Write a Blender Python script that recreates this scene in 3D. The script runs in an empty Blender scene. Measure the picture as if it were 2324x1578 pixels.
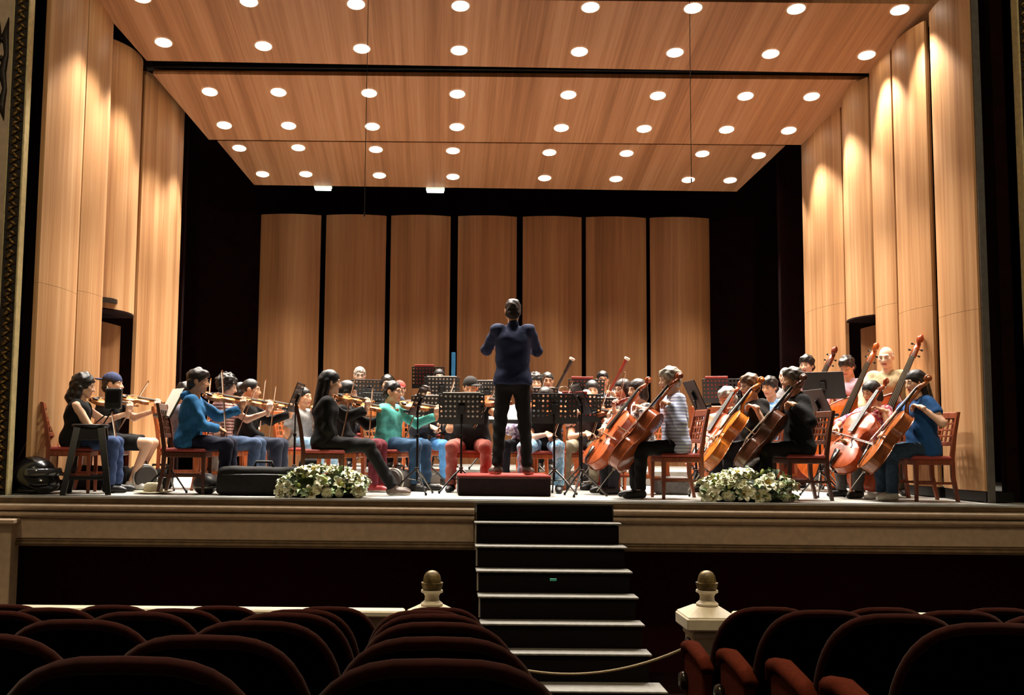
import bpy, bmesh, math, random
import numpy as np
from mathutils import Matrix, Vector, Euler
SC = bpy.context.scene
COL = SC.collection
R = math.radians
# ---------------------------------------------------------------- camera, world, exposure
FPX, PPU, PPV = 2350.0, 1025.0, 789.0
K = 0.967
CAM = Vector((0.0, -10.25, 0.58))
cam_d = bpy.data.cameras.new('camera'); cam = bpy.data.objects.new('camera', cam_d); COL.objects.link(cam)
cam_d.sensor_fit = 'HORIZONTAL'; cam_d.sensor_width = 36.0; cam_d.lens = 36.0*FPX/2324
cam_d.shift_x = (1162-PPU)/2324; cam_d.clip_end = 200
CROT = Matrix.Rotation(R(-0.6), 3, 'Z') @ Matrix.Rotation(R(90+5.13), 3, 'X') @ Matrix.Rotation(R(0.6), 3, 'Z')
cam.matrix_world = Matrix.Translation(CAM) @ CROT.to_4x4()
SC.camera = cam
SC.view_settings.view_transform = 'Standard'; SC.view_settings.look = 'None'
SC.view_settings.gamma = 1.0; SC.view_settings.use_curve_mapping = False
SC.view_settings.exposure = 0.0
w = bpy.data.worlds.new('hall_ambience'); SC.world = w; w.use_nodes = True
bg = w.node_tree.nodes['Background']; bg.inputs[0].default_value = (1.0, 0.80, 0.55, 1); bg.inputs[1].default_value = 0.08
SC.cycles.use_denoising = True
SC.cycles.max_bounces = 5; SC.cycles.diffuse_bounces = 4; SC.cycles.glossy_bounces = 2
SC.cycles.transmission_bounces = 2; SC.cycles.sample_clamp_indirect = 4.0
SC.cycles.caustics_reflective = False; SC.cycles.caustics_refractive = False
DOWNLIGHT_W = 530.0
# two house lamps of the auditorium, high over the stalls
for hx, hy in ((-5.0, -5.3), (-1.2, -5.3), (2.6, -5.3), (6.4, -5.3)):
    ld = bpy.data.lights.new('house_light', 'SPOT'); ld.spot_size = R(71); ld.spot_blend = .12; ld.shadow_soft_size = .35; ld.energy = 760; ld.color = (1, .80, .52)
    lo = bpy.data.objects.new('house_light', ld); lo.location = (hx, hy, 8.0); COL.objects.link(lo)

# unseen spots added to brighten the proscenium plaster
for hx, tx in ((-1.5, -5.3), (3.5, 6.9)):
    ld = bpy.data.lights.new('proscenium_fill', 'SPOT'); ld.spot_size = R(46); ld.spot_blend = .3; ld.shadow_soft_size = .2; ld.energy = 900; ld.color = (1, .82, .55)
    lo = bpy.data.objects.new('proscenium_fill', ld); lo.location = (hx, -8.5, 5.5); COL.objects.link(lo)
    lo.rotation_euler = (Vector((tx, 0, 3.6))-lo.location).to_track_quat('-Z', 'Y').to_euler()

# ---------------------------------------------------------------- points measured on the photograph -> places in the hall
def P(u, v, d):
    """point at distance d (in front of the camera, along +Y) seen at pixel u,v"""
    r = CROT @ Vector(((u-PPU)/FPX, (PPV-v)/FPX, -1.0))
    return CAM + r*(d*K/r.y)
def PX(u, d, v=1000): return P(u, v, d).x
def PZ(u, v, d): return P(u, v, d).z
def YD(d): return d*K + CAM.y

# ---------------------------------------------------------------- helpers
def lin(c):
    if isinstance(c, str):
        c = [int(c[i:i+2], 16)/255 for i in (1, 3, 5)]
        c = [x/12.92 if x <= .04045 else ((x+.055)/1.055)**2.4 for x in c]
    return tuple(c[:3])
_M = {}
def mat(name, col, rough=.6, metal=0.0, var=.12, scale=18.0, bump=.0, col2=None, stretch=(1, 1, 1), emit=None, spec=.5, sheen=0, lo=.35, hi=.65):
    if name in _M: return _M[name]
    m = bpy.data.materials.new(name); m.use_nodes = True; nt = m.node_tree; b = nt.nodes['Principled BSDF']
    c = lin(col); c2 = lin(col2) if col2 else tuple(max(0, x*(1-2*var)) for x in c)
    tc = nt.nodes.new('ShaderNodeTexCoord'); mp = nt.nodes.new('ShaderNodeMapping'); mp.inputs['Scale'].default_value = stretch
    nz = nt.nodes.new('ShaderNodeTexNoise'); nz.inputs['Scale'].default_value = scale; nz.inputs['Detail'].default_value = 3
    rp = nt.nodes.new('ShaderNodeValToRGB')
    rp.color_ramp.elements[0].position = lo; rp.color_ramp.elements[1].position = hi
    rp.color_ramp.elements[0].color = (*c2, 1); rp.color_ramp.elements[1].color = (*c, 1)
    L = nt.links.new
    L(tc.outputs['Object'], mp.inputs[0]); L(mp.outputs[0], nz.inputs['Vector']); L(nz.outputs['Fac'], rp.inputs[0]); L(rp.outputs[0], b.inputs['Base Color'])
    b.inputs['Roughness'].default_value = rough; b.inputs['Metallic'].default_value = metal
    b.inputs['Specular IOR Level'].default_value = spec
    if sheen: b.inputs['Sheen Weight'].default_value = sheen
    if bump:
        bp = nt.nodes.new('ShaderNodeBump'); bp.inputs['Strength'].default_value = bump; bp.inputs['Distance'].default_value = .01
        L(nz.outputs['Fac'], bp.inputs['Height']); L(bp.outputs[0], b.inputs['Normal'])
    if emit: b.inputs['Emission Color'].default_value = (*lin(emit[0]), 1); b.inputs['Emission Strength'].default_value = emit[1]
    _M[name] = m
    return m
def wood_panel(name, along, tones, rough=.5, grain=1.0):
    """veneer: broad strips of differing tone plus fine figure, running along one axis"""
    m = bpy.data.materials.new(name); m.use_nodes = True; nt = m.node_tree; b = nt.nodes['Principled BSDF']; L = nt.links.new
    tc = nt.nodes.new('ShaderNodeTexCoord')
    def noise(sc, ln, det, rough_=.5, dist=0.0):
        mp = nt.nodes.new('ShaderNodeMapping'); s = [sc]*3; s['XYZ'.index(along)] = ln; s[2] = ln; mp.inputs['Scale'].default_value = s
        n = nt.nodes.new('ShaderNodeTexNoise'); n.inputs['Scale'].default_value = 1; n.inputs['Detail'].default_value = det; n.inputs['Roughness'].default_value = rough_
        n.inputs['Distortion'].default_value = dist
        L(tc.outputs['Object'], mp.inputs[0]); L(mp.outputs[0], n.inputs['Vector']); return n
    a = noise(5.0*grain, .10, 1); f = noise(22*grain, .35, 4, .6, .6); g = noise(110*grain, 1.6, 2)
    def mix(x, y, fac):
        k = nt.nodes.new('ShaderNodeMix'); k.data_type = 'FLOAT'; k.inputs[0].default_value = fac
        L(x, k.inputs[2]); L(y, k.inputs[3]); return k.outputs[0]
    t = mix(mix(a.outputs['Fac'], f.outputs['Fac'], .5), g.outputs['Fac'], .15)
    rp = nt.nodes.new('ShaderNodeValToRGB'); e = rp.color_ramp.elements
    e[0].position = .34; e[0].color = (*lin(tones[0]), 1); e[1].position = .66; e[1].color = (*lin(tones[2]), 1)
    x = e.new(.5); x.color = (*lin(tones[1]), 1)
    L(t, rp.inputs[0]); L(rp.outputs[0], b.inputs['Base Color']); b.inputs['Roughness'].default_value = rough
    b.inputs['Specular IOR Level'].default_value = .3
    _M[name] = m; return m

class MB:
    """collects shapes, then links them as one mesh object"""
    def __init__(s): s.v = []; s.f = []; s.m = []; s.cur = 0
    def add(s, vs, fs):
        o = len(s.v); s.v += [tuple(x) for x in vs]; s.f += [tuple(i+o for i in f) for f in fs]; s.m += [s.cur]*len(fs)
    def box(s, c, size, M=None, bev=0.0, taper=1.0):
        x, y, z = [k/2 for k in size]; c = Vector(c); out = []
        if bev <= 0:
            pts = [(sx*x*(taper if sz > 0 else 1), sy*y*(taper if sz > 0 else 1), sz*z) for sz in (-1, 1) for sy in (-1, 1) for sx in (-1, 1)]
            fs = [(0, 2, 3, 1), (4, 5, 7, 6), (0, 1, 5, 4), (2, 6, 7, 3), (0, 4, 6, 2), (1, 3, 7, 5)]
        else:
            b = min(bev, x*.9, y*.9, z*.9); pts = []; fs = []
            lay = [(-z, b), (-z+b, 0), (z-b, 0), (z, b)]
            for zz, ins in lay:
                X, Y = x-ins, y-ins
                bb = b*.7 if ins == 0 else b*.35
                pts += [(-X+bb, -Y, zz), (X-bb, -Y, zz), (X, -Y+bb, zz), (X, Y-bb, zz), (X-bb, Y, zz), (-X+bb, Y, zz), (-X, Y-bb, zz), (-X, -Y+bb, zz)]
            for k in range(3):
                for i in range(8): fs.append((k*8+i, k*8+(i+1) % 8, k*8+8+(i+1) % 8, k*8+8+i))
            fs.append(tuple(range(7, -1, -1))); fs.append(tuple(range(24, 32)))
        vs = [(M @ Vector(p) if M else Vector(p)) + c for p in pts]
        s.add(vs, fs); return s
    def tube(s, pts, rads, n=8, cap=True, flat=1.0, upv=None):
        pts = [Vector(p) for p in pts]; N = len(pts)
        if not hasattr(rads, '__len__'): rads = [rads]*N
        vs = []; fs = []; prev = None
        for i, p in enumerate(pts):
            t = (pts[min(i+1, N-1)]-pts[max(i-1, 0)])
            t = t.normalized() if t.length > 1e-9 else Vector((0, 0, 1))
            a = prev if prev is not None else (Vector(upv) if upv else (Vector((0, 0, 1)) if abs(t.z) < .9 else Vector((1, 0, 0))))
            a = (a - t*a.dot(t)); a = a.normalized() if a.length > 1e-6 else t.orthogonal().normalized()
            b = t.cross(a); prev = a
            for k in range(n):
                th = 2*math.pi*k/n; vs.append(p + (a*math.cos(th)*flat + b*math.sin(th))*rads[i])
        for i in range(N-1):
            for k in range(n): fs.append((i*n+k, i*n+(k+1) % n, (i+1)*n+(k+1) % n, (i+1)*n+k))
        if cap: fs.append(tuple(range(n-1, -1, -1))); fs.append(tuple(range((N-1)*n, N*n)))
        s.add(vs, fs); return s
    def lathe(s, prof, c=(0, 0, 0), n=16, M=None, arc=None):
        c = Vector(c); vs = []; fs = []
        for r, z in prof:
            for k in range(n):
                a = 2*math.pi*k/n; p = Vector((r*math.cos(a), r*math.sin(a), z)); vs.append((M @ p if M else p)+c)
        for i in range(len(prof)-1):
            for k in range(n): fs.append((i*n+k, i*n+(k+1) % n, (i+1)*n+(k+1) % n, (i+1)*n+k))
        if prof[0][0] > 1e-4: fs.append(tuple(range(n-1, -1, -1)))
        if prof[-1][0] > 1e-4: fs.append(tuple(range((len(prof)-1)*n, len(prof)*n)))
        s.add(vs, fs); return s
    def prism(s, poly, z0, z1, M=None):
        n = len(poly); vs = [Vector((x, y, z0)) for x, y in poly]+[Vector((x, y, z1)) for x, y in poly]
        if M: vs = [M @ q for q in vs]
        fs = [tuple(range(n-1, -1, -1)), tuple(range(n, 2*n))]+[(i, (i+1) % n, n+(i+1) % n, n+i) for i in range(n)]
        s.add(vs, fs); return s
    def mesh(s, name, mats, smooth=False):
        me = bpy.data.meshes.new(name); me.from_pydata([tuple(x) for x in s.v], [], s.f)
        for m in (mats if isinstance(mats, (list, tuple)) else [mats]): me.materials.append(m)
        if any(s.m): me.polygons.foreach_set('material_index', s.m)
        if smooth:
            me.polygons.foreach_set('use_smooth', [True]*len(me.polygons))
            if smooth is not True: me.set_sharp_from_angle(angle=smooth)
        me.update(); return me
    def build(s, name, mats, parent=None, smooth=False, loc=None, kind=None):
        return link(name, s.mesh(name, mats, smooth), parent, loc, kind)
def fixn(me):
    bm = bmesh.new(); bm.from_mesh(me); bmesh.ops.recalc_face_normals(bm, faces=bm.faces); bm.to_mesh(me); bm.free(); return me
def link(name, me, parent=None, loc=None, kind=None):
    o = bpy.data.objects.new(name, me); COL.objects.link(o)
    if parent is not None: o.parent = parent
    if loc is not None: o.location = loc
    if kind: o['kind'] = kind
    return o
def tag(o, label, cat, group=None):
    o['label'] = label; o['category'] = cat
    if group: o['group'] = group
    return o
def thing(name, label, cat, loc=(0, 0, 0), rz=0.0, group=None):
    o = bpy.data.objects.new(name, None); COL.objects.link(o); o.location = loc; o.rotation_euler = (0, 0, rz); o.empty_display_size = .1
    return tag(o, label, cat, group)
def copy_tree(o, parent=None):
    c = o.copy(); COL.objects.link(c)
    if parent is not None: c.parent = parent
    for ch in o.children: copy_tree(ch, c)
    return c
def struct(name, o): o.name = name; o['kind'] = 'structure'; return o
ORD = ['first', 'second', 'third', 'fourth', 'fifth', 'sixth', 'seventh', 'eighth']

# ---------------------------------------------------------------- materials
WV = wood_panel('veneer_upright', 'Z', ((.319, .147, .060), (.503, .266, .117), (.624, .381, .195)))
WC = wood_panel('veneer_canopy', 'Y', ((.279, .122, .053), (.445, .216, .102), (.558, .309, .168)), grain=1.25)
WB = wood_panel('veneer_dimmed', 'Z', ((.138, .056, .019), (.216, .095, .036), (.271, .133, .053)), grain=.9)  # side-wall veneer with its colour darkened to stand for weaker light
BLACK = mat('black_drape', '#1c0605', .95, var=.2, scale=6, spec=.1)
FLOOR = mat('stage_boards', '#c2c0b8', .45, var=.15, scale=9, stretch=(.4, 3, 1), bump=.05)
CREAM = mat('cream_plaster', '#b59d82', .7, var=.08, scale=14, bump=.05)
CREAMD = mat('worn_edge_paint', '#6d5433', .6, var=.2, scale=9)
CREAMW = mat('painted_rail', '#d8cbb0', .45, var=.06, scale=12)
GOLD = mat('gilding', '#9a7a46', .38, metal=.75, var=.3, scale=40, bump=.4)
DKORN = mat('dark_bronze_relief', '#2c2014', .5, metal=.2, var=.3, scale=50, bump=.3)
STEPB = mat('black_step_carpet', '#0d0706', .9, var=.2, scale=40, spec=.1)
STEPE = mat('grey_tread', '#6e6a61', .6, var=.25, scale=20, stretch=(1, 6, 1))
BM = mat('black_metal', '#0b0908', .38, metal=.3, var=.2, scale=30)
CHROME = mat('chrome', '#c9c5bb', .22, metal=1, var=.05)
DARKW = mat('dark_maroon_box', '#1d0604', .8, var=.25, scale=14, spec=.2)
REDC = mat('red_carpet', '#a5352c', .85, var=.15, scale=60, bump=.2)

# ---------------------------------------------------------------- stage, apron, black box
SX0, SX1 = -7.0, 9.0
YB = YD(19.6)
b = MB(); b.box(((SX0+SX1)/2, (YB+.0)/2, -.06), (SX1-SX0, YB, .12)); b.box(((SX0+SX1)/2, .05, -.012), (SX1-SX0, .16, .024))
struct('floor', b.build('floor', FLOOR))
b = MB(); b.box(((SX0+SX1)/2, YB+.1, 4), (SX1-SX0, .2, 9)); wall_back = struct('wall_back', b.build('wall_back', BLACK))
b = MB(); b.box((SX0-.1, YB/2, 4), (.2, YB+.4, 9))
b.box((-4.85, YD(16.9), 4), (1.5, .12, 8)); b.box((-5.75, YD(11.2), 4), (2.7, .1, 8))
wall_left = struct('wall_left', b.build('wall_left', BLACK))
b = MB(); b.box((SX1+.1, YB/2, 4), (.2, YB+.4, 9))
b.box((6.3, YD(17.2), 4), (1.6, .12, 8)); b.box((7.15, YD(11.2), 4), (2.5, .1, 8))
wall_right = struct('wall_right', b.build('wall_right', BLACK))
b = MB(); b.box(((SX0+SX1)/2, YB/2, 8.4), (SX1-SX0, YB+.4, .2)); b.box(((SX0+SX1)/2, .35, 7.35), (SX1-SX0, .1, 2.05))
ceiling = struct('ceiling', b.build('ceiling', BLACK))

# curved wood panels ---------------------------------------------------
def arc_pts(p0, p1, sag, n=9):
    p0 = Vector(p0).to_2d(); p1 = Vector(p1).to_2d(); d = p1-p0; nrm = Vector((-d.y, d.x)).normalized()
    return [p0+d*t+nrm*(sag*(1-(2*t-1)**2)) for t in [i/(n-1) for i in range(n)]], nrm
def curved(name, p0, p1, sag, z0, z1, m, parent, thick=.05, t0=0., t1=1., z1b=None):
    pts, nrm = arc_pts(p0, p1, sag, 25)
    i0, i1 = round(t0*24), round(t1*24); pts = pts[i0:i1+1]
    sg = 1 if sag >= 0 else -1
    inner = [q-nrm*thick*sg for q in pts]
    b = MB(); b.prism([tuple(q) for q in pts]+[tuple(q) for q in reversed(inner)], z0, z1)
    o = b.build(name, m, parent); fixn(o.data)
    return o
D_BACK = 18.1
EDG = [(593, 729), (741, 877), (888, 1023), (1040, 1173), (1187, 1320), (1330, 1466), (1475, 1609)]
for i, (a, c) in enumerate(EDG):
    zt = PZ((a+c)/2, 488+i*1.2, D_BACK); x0, x1 = P(a, 490, D_BACK).x, P(c, 490, D_BACK).x
    zj = .62*zt*.42
    for z0, z1 in ((.1, zt),):
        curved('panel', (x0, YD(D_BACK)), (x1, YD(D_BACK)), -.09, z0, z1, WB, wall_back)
    bb = MB(); bb.box(((x0+x1)/2, YD(D_BACK)+.1, .05), (x1-x0, .3, .1)); bb.build('panel_base', BM, wall_back)
# blue light-catching cloth strip seen in the slot between the third and fourth back panels
xb = P(1029, 830, D_BACK-.02).x; zt = PZ(1029, 800, D_BACK-.02)
bs = MB(); bs.box((xb, YD(D_BACK-.02), zt/2), (.07, .05, zt), bev=.01); bs.box((xb, YD(D_BACK-.02), .02), (.2, .2, .04))
tag(bs.build('blue_strip', mat('blue_fabric', '#2f7fb4', .7, scale=5)), 'tall narrow blue strip in the slot between two back wall panels', 'banner')

def ipt(u, d): return (PX(u, d, 1060), YD(d))
ZJ = 2.55
# left side towers: front tower (two panels), door tower, rear tower
LP = [ipt(68, 10.95), ipt(157, 11.85), ipt(215, 12.75), ipt(288, 13.75), ipt(298, 13.85), ipt(392, 15.2)]
for (a, c, sag, zt, zj) in ((LP[0], LP[1], -.05, 6.5, PZ(120, 655, 11.4)), ((LP[1][0], LP[1][1]+.035), LP[2], -.10, 6.5, PZ(190, 668, 12.2)), (LP[4], LP[5], -.12, PZ(370, 203, 14.6), None)):
    if zj:
        curved('panel', a, c, sag, .12, zj-.0015, WV, wall_left); curved('panel', a, c, sag, zj+.0015, zt, WV, wall_left)
    else: curved('panel', a, c, sag, .12, zt, WV, wall_left)
zl = PZ(265, 708, 13.2)
curved('panel', LP[2], LP[3], -.14, zl, PZ(296, 118, 13.2), WV, wall_left)
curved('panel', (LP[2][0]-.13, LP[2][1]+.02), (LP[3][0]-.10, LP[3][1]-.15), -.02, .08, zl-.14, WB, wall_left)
b = MB(); b.prism([tuple(q) for q in arc_pts(LP[2], LP[3], -.14)[0]]+[(LP[3][0]-.4, LP[3][1]), (LP[2][0]-.4, LP[2][1])], zl-.02, zl); fixn(b.build('door_lintel', BLACK, wall_left).data)
# small projecting half-round hood above the left door
hc = P(234, 683, 12.8); b = MB(); b.prism([(hc.x, hc.y-.22)]+[(hc.x+.16*math.sin(t), hc.y-.22*math.cos(t)) for t in [math.pi*i/10 for i in range(11)]], hc.z-.02, hc.z+.02)
fixn(b.build('door_hood', DKORN, wall_left).data)
# right side towers
RP = [ipt(2233, 10.95), ipt(2141, 11.8), ipt(2128, 11.93), ipt(2050, 12.75), ipt(2046, 12.8), ipt(1996, 13.35), ipt(1991, 13.4), ipt(1929, 14.2), ipt(1926, 14.25), ipt(1833, 15.65)]
for (i, sag, u, vt, d, vj) in ((0, .05, 2160, 12, 11.3, 710), (2, .05, 2080, 90, 12.2, 700), (4, .03, 2010, 150, 13, 692), (8, .1, 1870, 280, 14.9, 700)):
    zt = PZ(u, vt, d)+.12; zj = PZ(u, vj, d)
    for z0, z1 in ((.12, zj-.0015), (zj+.0015, zt)): curved('panel', RP[i], RP[i+1], sag, z0, z1, WV, wall_right)
zl = PZ(1958, 722, 13.8)
curved('panel', RP[6], RP[7], .09, zl, PZ(1950, 215, 13.8)+.1, WV, wall_right)
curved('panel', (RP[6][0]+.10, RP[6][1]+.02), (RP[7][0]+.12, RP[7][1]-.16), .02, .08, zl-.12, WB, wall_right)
b = MB(); b.prism([tuple(q) for q in arc_pts(RP[6], RP[7], .09)[0]]+[(RP[7][0]+.45, RP[7][1]), (RP[6][0]+.45, RP[6][1])], zl-.02, zl); fixn(b.build('door_lintel', BLACK, wall_right).data)
# kick bases and the grey end frame of the front right tower
for wl, pts, sx in ((wall_left, LP, -1), (wall_right, RP, 1)):
    for a, c in zip(pts[::2] if sx > 0 else (LP[0], LP[1], LP[4]), pts[1::2] if sx > 0 else (LP[1], LP[2], LP[5])):
        d = Vector(c)-Vector(a); b = MB()
        b.box((0, 0, 0), (d.length, .3, .1), Matrix.Rotation(math.atan2(d.y, d.x), 3, 'Z')); b.v = [(x+(a[0]+c[0])/2+sx*.16, y+(a[1]+c[1])/2, z+.06) for x, y, z in b.v]
        b.build('tower_base', BM, wl)
b = MB(); b.box((RP[0][0]+.06, RP[0][1]+.02, 3.2), (.07, .1, 6.4)); b.build('tower_frame', mat('grey_frame', '#5a544e', .6), wall_right)
b = MB(); b.box((LP[0][0]-.2, LP[0][1]+.02, 3.2), (.03, .05, 6.4)); b.build('tower_frame', mat('grey_frame', '#5a544e', .6), wall_left)

# low riser under the back rows
b = MB(); rx0, rx1 = P(700, 1000, 15.4).x, P(1690, 1000, 15.4).x; b.box(((rx0+rx1)/2, (YD(14.45)+YD(17.4))/2, .1), (rx1-rx0, YD(17.4)-YD(14.45), .2), bev=.01)
struct('floor_riser', b.build('floor_riser', mat('riser_grey', '#77746e', .6, scale=8)))

# canopy of three tilted wood panels with their downlights --------------
LD = [12.0, 12.93, 14.03, 14.91, 16.18, 17.1]
LV = [14, 114, 213, 288, 342, 401]
ROWS = [[(322, -6), (565, 3), (808, 9), (1045, 13), (1340, 16), (1573, 18), (1807, 20), (2042, 22)],
        [(371, 96), (598, 104), (821, 110), (1042, 114), (1315, 117), (1532, 119), (1749, 122), (1967, 125)],
        [(476, 208), (632, 209), (838, 211), (1038, 213), (1290, 215), (1493, 217), (1692, 218), (1842, 219)],
        [(509, 284), (655, 285), (845, 287), (1037, 288), (1274, 290), (1462, 292), (1649, 294), (1790, 296)],
        [(543, 336), (677, 335), (853, 339), (1028, 342), (1247, 346), (1422, 348), (1594, 349), (1722, 353)],
        [(596, 395), (694, 395), (861, 398), (1028, 401), (1236, 404), (1398, 406), (1562, 408), (1657, 409)]]
CORN = [[(203, -10), (333, 138), (1992, 167), (2163, 10)], [(347, 168), (474, 317), (1818, 329), (1973, 182)], [(493, 320), (577, 420), (1672, 435), (1782, 331)]]
LAMP = mat('lamp_glow', '#fff3dc', .5, emit=('#fff0d8', 14.0))
RING = mat('lamp_trim', '#e8d8c0', .4)
def plane_hit(u, v, p, n):
    r = CROT @ Vector(((u-PPU)/FPX, (PPV-v)/FPX, -1.0)); return CAM + r*((p-CAM).dot(n)/r.dot(n))
ring = MB(); 
n = 28
vs = []; fs = []
for (r, z) in ((.100, 0), (.109, -.006), (.115, 0)):
    vs += [(r*math.cos(2*math.pi*k/n), r*math.sin(2*math.pi*k/n), z) for k in range(n)]
for i in range(2):
    fs += [(i*n+k, i*n+(k+1) % n, (i+1)*n+(k+1) % n, (i+1)*n+k) for k in range(n)]
ring.add(vs, fs); ring_me = ring.mesh('trim_ring', RING, True)
disc = MB(); disc.lathe([(.099, .004), (.0995, -.002), (.08, -.004), (.0001, -.005)], n=28); disc_me = disc.mesh('lamp_disc', LAMP)
spot_d = bpy.data.lights.new('downlight_beam', 'SPOT'); spot_d.energy = DOWNLIGHT_W; spot_d.spot_size = R(74); spot_d.spot_blend = .45; spot_d.shadow_soft_size = .09; spot_d.color = (1, .92, .81)
RN = ['front edge', 'second', 'third', 'fourth', 'fifth', 'rearmost']
for k in range(3):
    a, c = P(1042, LV[2*k], LD[2*k]), P(1042, LV[2*k+1], LD[2*k+1])
    n_ = Vector((0, -(c.z-a.z), c.y-a.y)).normalized()
    cs = [plane_hit(u, v, a, n_) for u, v in CORN[k]]
    b = MB(); b.add([q for q in cs]+[q+n_*.06 for q in cs], [(0, 3, 2, 1), (4, 5, 6, 7), (0, 1, 5, 4), (1, 2, 6, 5), (2, 3, 7, 6), (3, 0, 4, 7)])
    o = b.build('panel', WC, ceiling); fixn(o.data)
    b = MB()
    for q0, q1 in ((cs[0], cs[3]), (cs[1], cs[2])): b.tube([q0+n_*.12, q1+n_*.12], .035, 6)
    b.build('panel_truss', BM, ceiling)
    ang = math.atan2(c.z-a.z, c.y-a.y)
    for r in (2*k, 2*k+1):
        for j, (u, v) in enumerate(ROWS[r]):
            q = plane_hit(u, v, a, n_)
            t = thing('ceiling_downlight', 'round glowing downlight, %s from the left in the %s row of the wood canopy' % (ORD[j], RN[r]), 'downlight', q-n_*.004, 0, 'canopy downlights')
            t.rotation_euler = (ang, 0, 0)
            link('trim_ring', ring_me, t); link('lamp_disc', disc_me, t)
            so = bpy.data.objects.new('downlight_beam', spot_d); COL.objects.link(so); so.parent = t; so.location = (0, 0, -.03); so.rotation_euler = (0, 0, 0)
# dark beams closing the joint between the canopies
b = MB(); a0, a1 = P(330, 150, 13.7), P(1995, 178, 13.7); b.tube([a0+Vector((0, .1, .06)), a1+Vector((0, .1, .06))], .09, 8); b.build('canopy_beam', BM, ceiling)
# hanging wires
for nm, u, v1, d in (('left', 827, 482, 11.75), ('right', 1569, 405, 11.75)):
    p = P(u, v1, d); b = MB(); b.tube([p, (p.x, p.y, 7)], .004, 5); b.tube([p-Vector((0, 0, .05)), p], .008, 6)
    tag(b.build('hanging_wire', BM), 'thin dark wire hanging straight down before the canopy, %s one of two' % nm, 'wire')
# two white work lamps behind the canopy
for u, v, w_ in ((733, 428, .29), (988, 433, .31)):
    p = P(u, v, 17.6); t = thing('work_lamp', 'small white box lamp hanging below the canopy rear edge, %s' % ('further left one' if u < 800 else 'nearer the middle'), 'lamp', p)
    b = MB(); b.box((0, 0, .03), (w_, .16, .06), bev=.015); b.build('housing', mat('white_enamel', '#d8ded0', .5, emit=('#e8fbe4', .8)), t)
    b = MB(); b.box((0, 0, -.012), (w_*.92, .13, .022), bev=.008); b.build('diffuser', mat('cool_lamp', '#f4fff0', .5, emit=('#f2fff0', 6)), t)
    b = MB(); b.tube([(0, 0, .05), (0, 0, .45)], .008, 6); b.build('rod', BM, t)

# apron -----------------------------------------------------------------
def ZA(v): return PZ(1162, v, 10.6)-.002
prof = [(-.00, -.0), (-.03, -.01), (-.03, ZA(1150)), (.0, ZA(1152)), (-.015, ZA(1154)), (-.05, ZA(1158)), (-.05, ZA(1166)), (.0, ZA(1168)), (.0, ZA(1171)), (-.03, ZA(1174)), (-.025, ZA(1182)), (.02, ZA(1184)), (.02, ZA(1186))]
def strip(name, prof, x0, x1, m, parent=None):
    b = MB(); n = len(prof); b.add([(x0, y, z) for y, z in prof]+[(x1, y, z) for y, z in prof], [(i, i+1, n+i+1, n+i) for i in range(n-1)])
    o = b.build(name, m, parent); fixn(o.data); return o
b = MB(); xl, xs0, xs1, xr = SX0, P(1077, 1160, 10.5).x, P(1394, 1160, 10.5).x, SX1
b.box(((xl+xr)/2, .12, (ZA(1247))/2-.03), (xr-xl, .2, -ZA(1247)-.04))
apron = struct('wall_front', b.build('wall_front', CREAM))
xl, xs0, xs1, xr = SX0, P(1077, 1160, 10.5).x, P(1394, 1160, 10.5).x, SX1
for x0, x1 in ((xl, xs0), (xs1, xr)):
    b = MB(); b.box(((x0+x1)/2, -.005, ZA(1145)), (x1-x0, .05, abs(ZA(1150)-ZA(1138))), bev=.006); b.build('edge_band', CREAMD, apron)
    b = MB(); b.tube([(x0, -.03, ZA(1160)), (x1, -.03, ZA(1160))], .032, 10); b.box(((x0+x1)/2, -.0, ZA(1160)), (x1-x0, .06, .07)); b.build('moulding', CREAM, apron, smooth=.7)
    b = MB(); b.tube([(x0, -.015, ZA(1177)), (x1, -.015, ZA(1177))], .026, 10); b.box(((x0+x1)/2, .0, ZA(1177)), (x1-x0, .05, .05)); b.build('moulding', CREAM, apron, smooth=.7)
    b = MB(); b.tube([(x0, 0, ZA(1236)), (x1, 0, ZA(1236))], .012, 8); b.tube([(x0, -.01, ZA(1243)), (x1, -.01, ZA(1243))], .02, 8); b.build('moulding', CREAMD, apron, smooth=.7)
    b = MB(); b.box(((x0+x1)/2, .012, (ZA(1188)+ZA(1232))/2), (x1-x0, .03, abs(ZA(1232)-ZA(1188))), bev=.008); b.build('fascia_panel', CREAM, apron)
# pit wall, pit floor, stalls floor
FZ = -1.72
b = MB(); b.box(((SX0+SX1)/2, .55, (ZA(1247)+FZ-.6)/2), (SX1-SX0, .1, abs(ZA(1247)-FZ+.6))); struct('wall_pit', b.build('wall_pit', mat('pit_maroon', '#2a0907', .95, spec=.1)))
pl = P(10, 1290, 10.45)
b = MB(); b.box((pl.x-.35, -.02, (ZA(1190)+FZ)/2), (.78, .2, abs(FZ-ZA(1190))), bev=.01); b.box((pl.x-.35, -.05, ZA(1192)), (.86, .26, .05), bev=.01); struct('pillar', b.build('pillar', CREAM))
SL = .098/.745
RED_FLOOR = mat('stalls_carpet', '#1a0504', .95, var=.3, scale=30, spec=.1)
b = MB(); yb = YD(8.6)
b.add([(SX0, 1.0, FZ-.03), (SX1, 1.0, FZ-.03), (SX1, yb, FZ), (SX0, yb, FZ), (SX1, -13, FZ+SL*(yb+13)), (SX0, -13, FZ+SL*(yb+13))], [(0, 1, 2, 3), (3, 2, 4, 5)])
o = struct('floor_stalls', b.build('floor_stalls', RED_FLOOR)); fixn(o.data)

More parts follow.
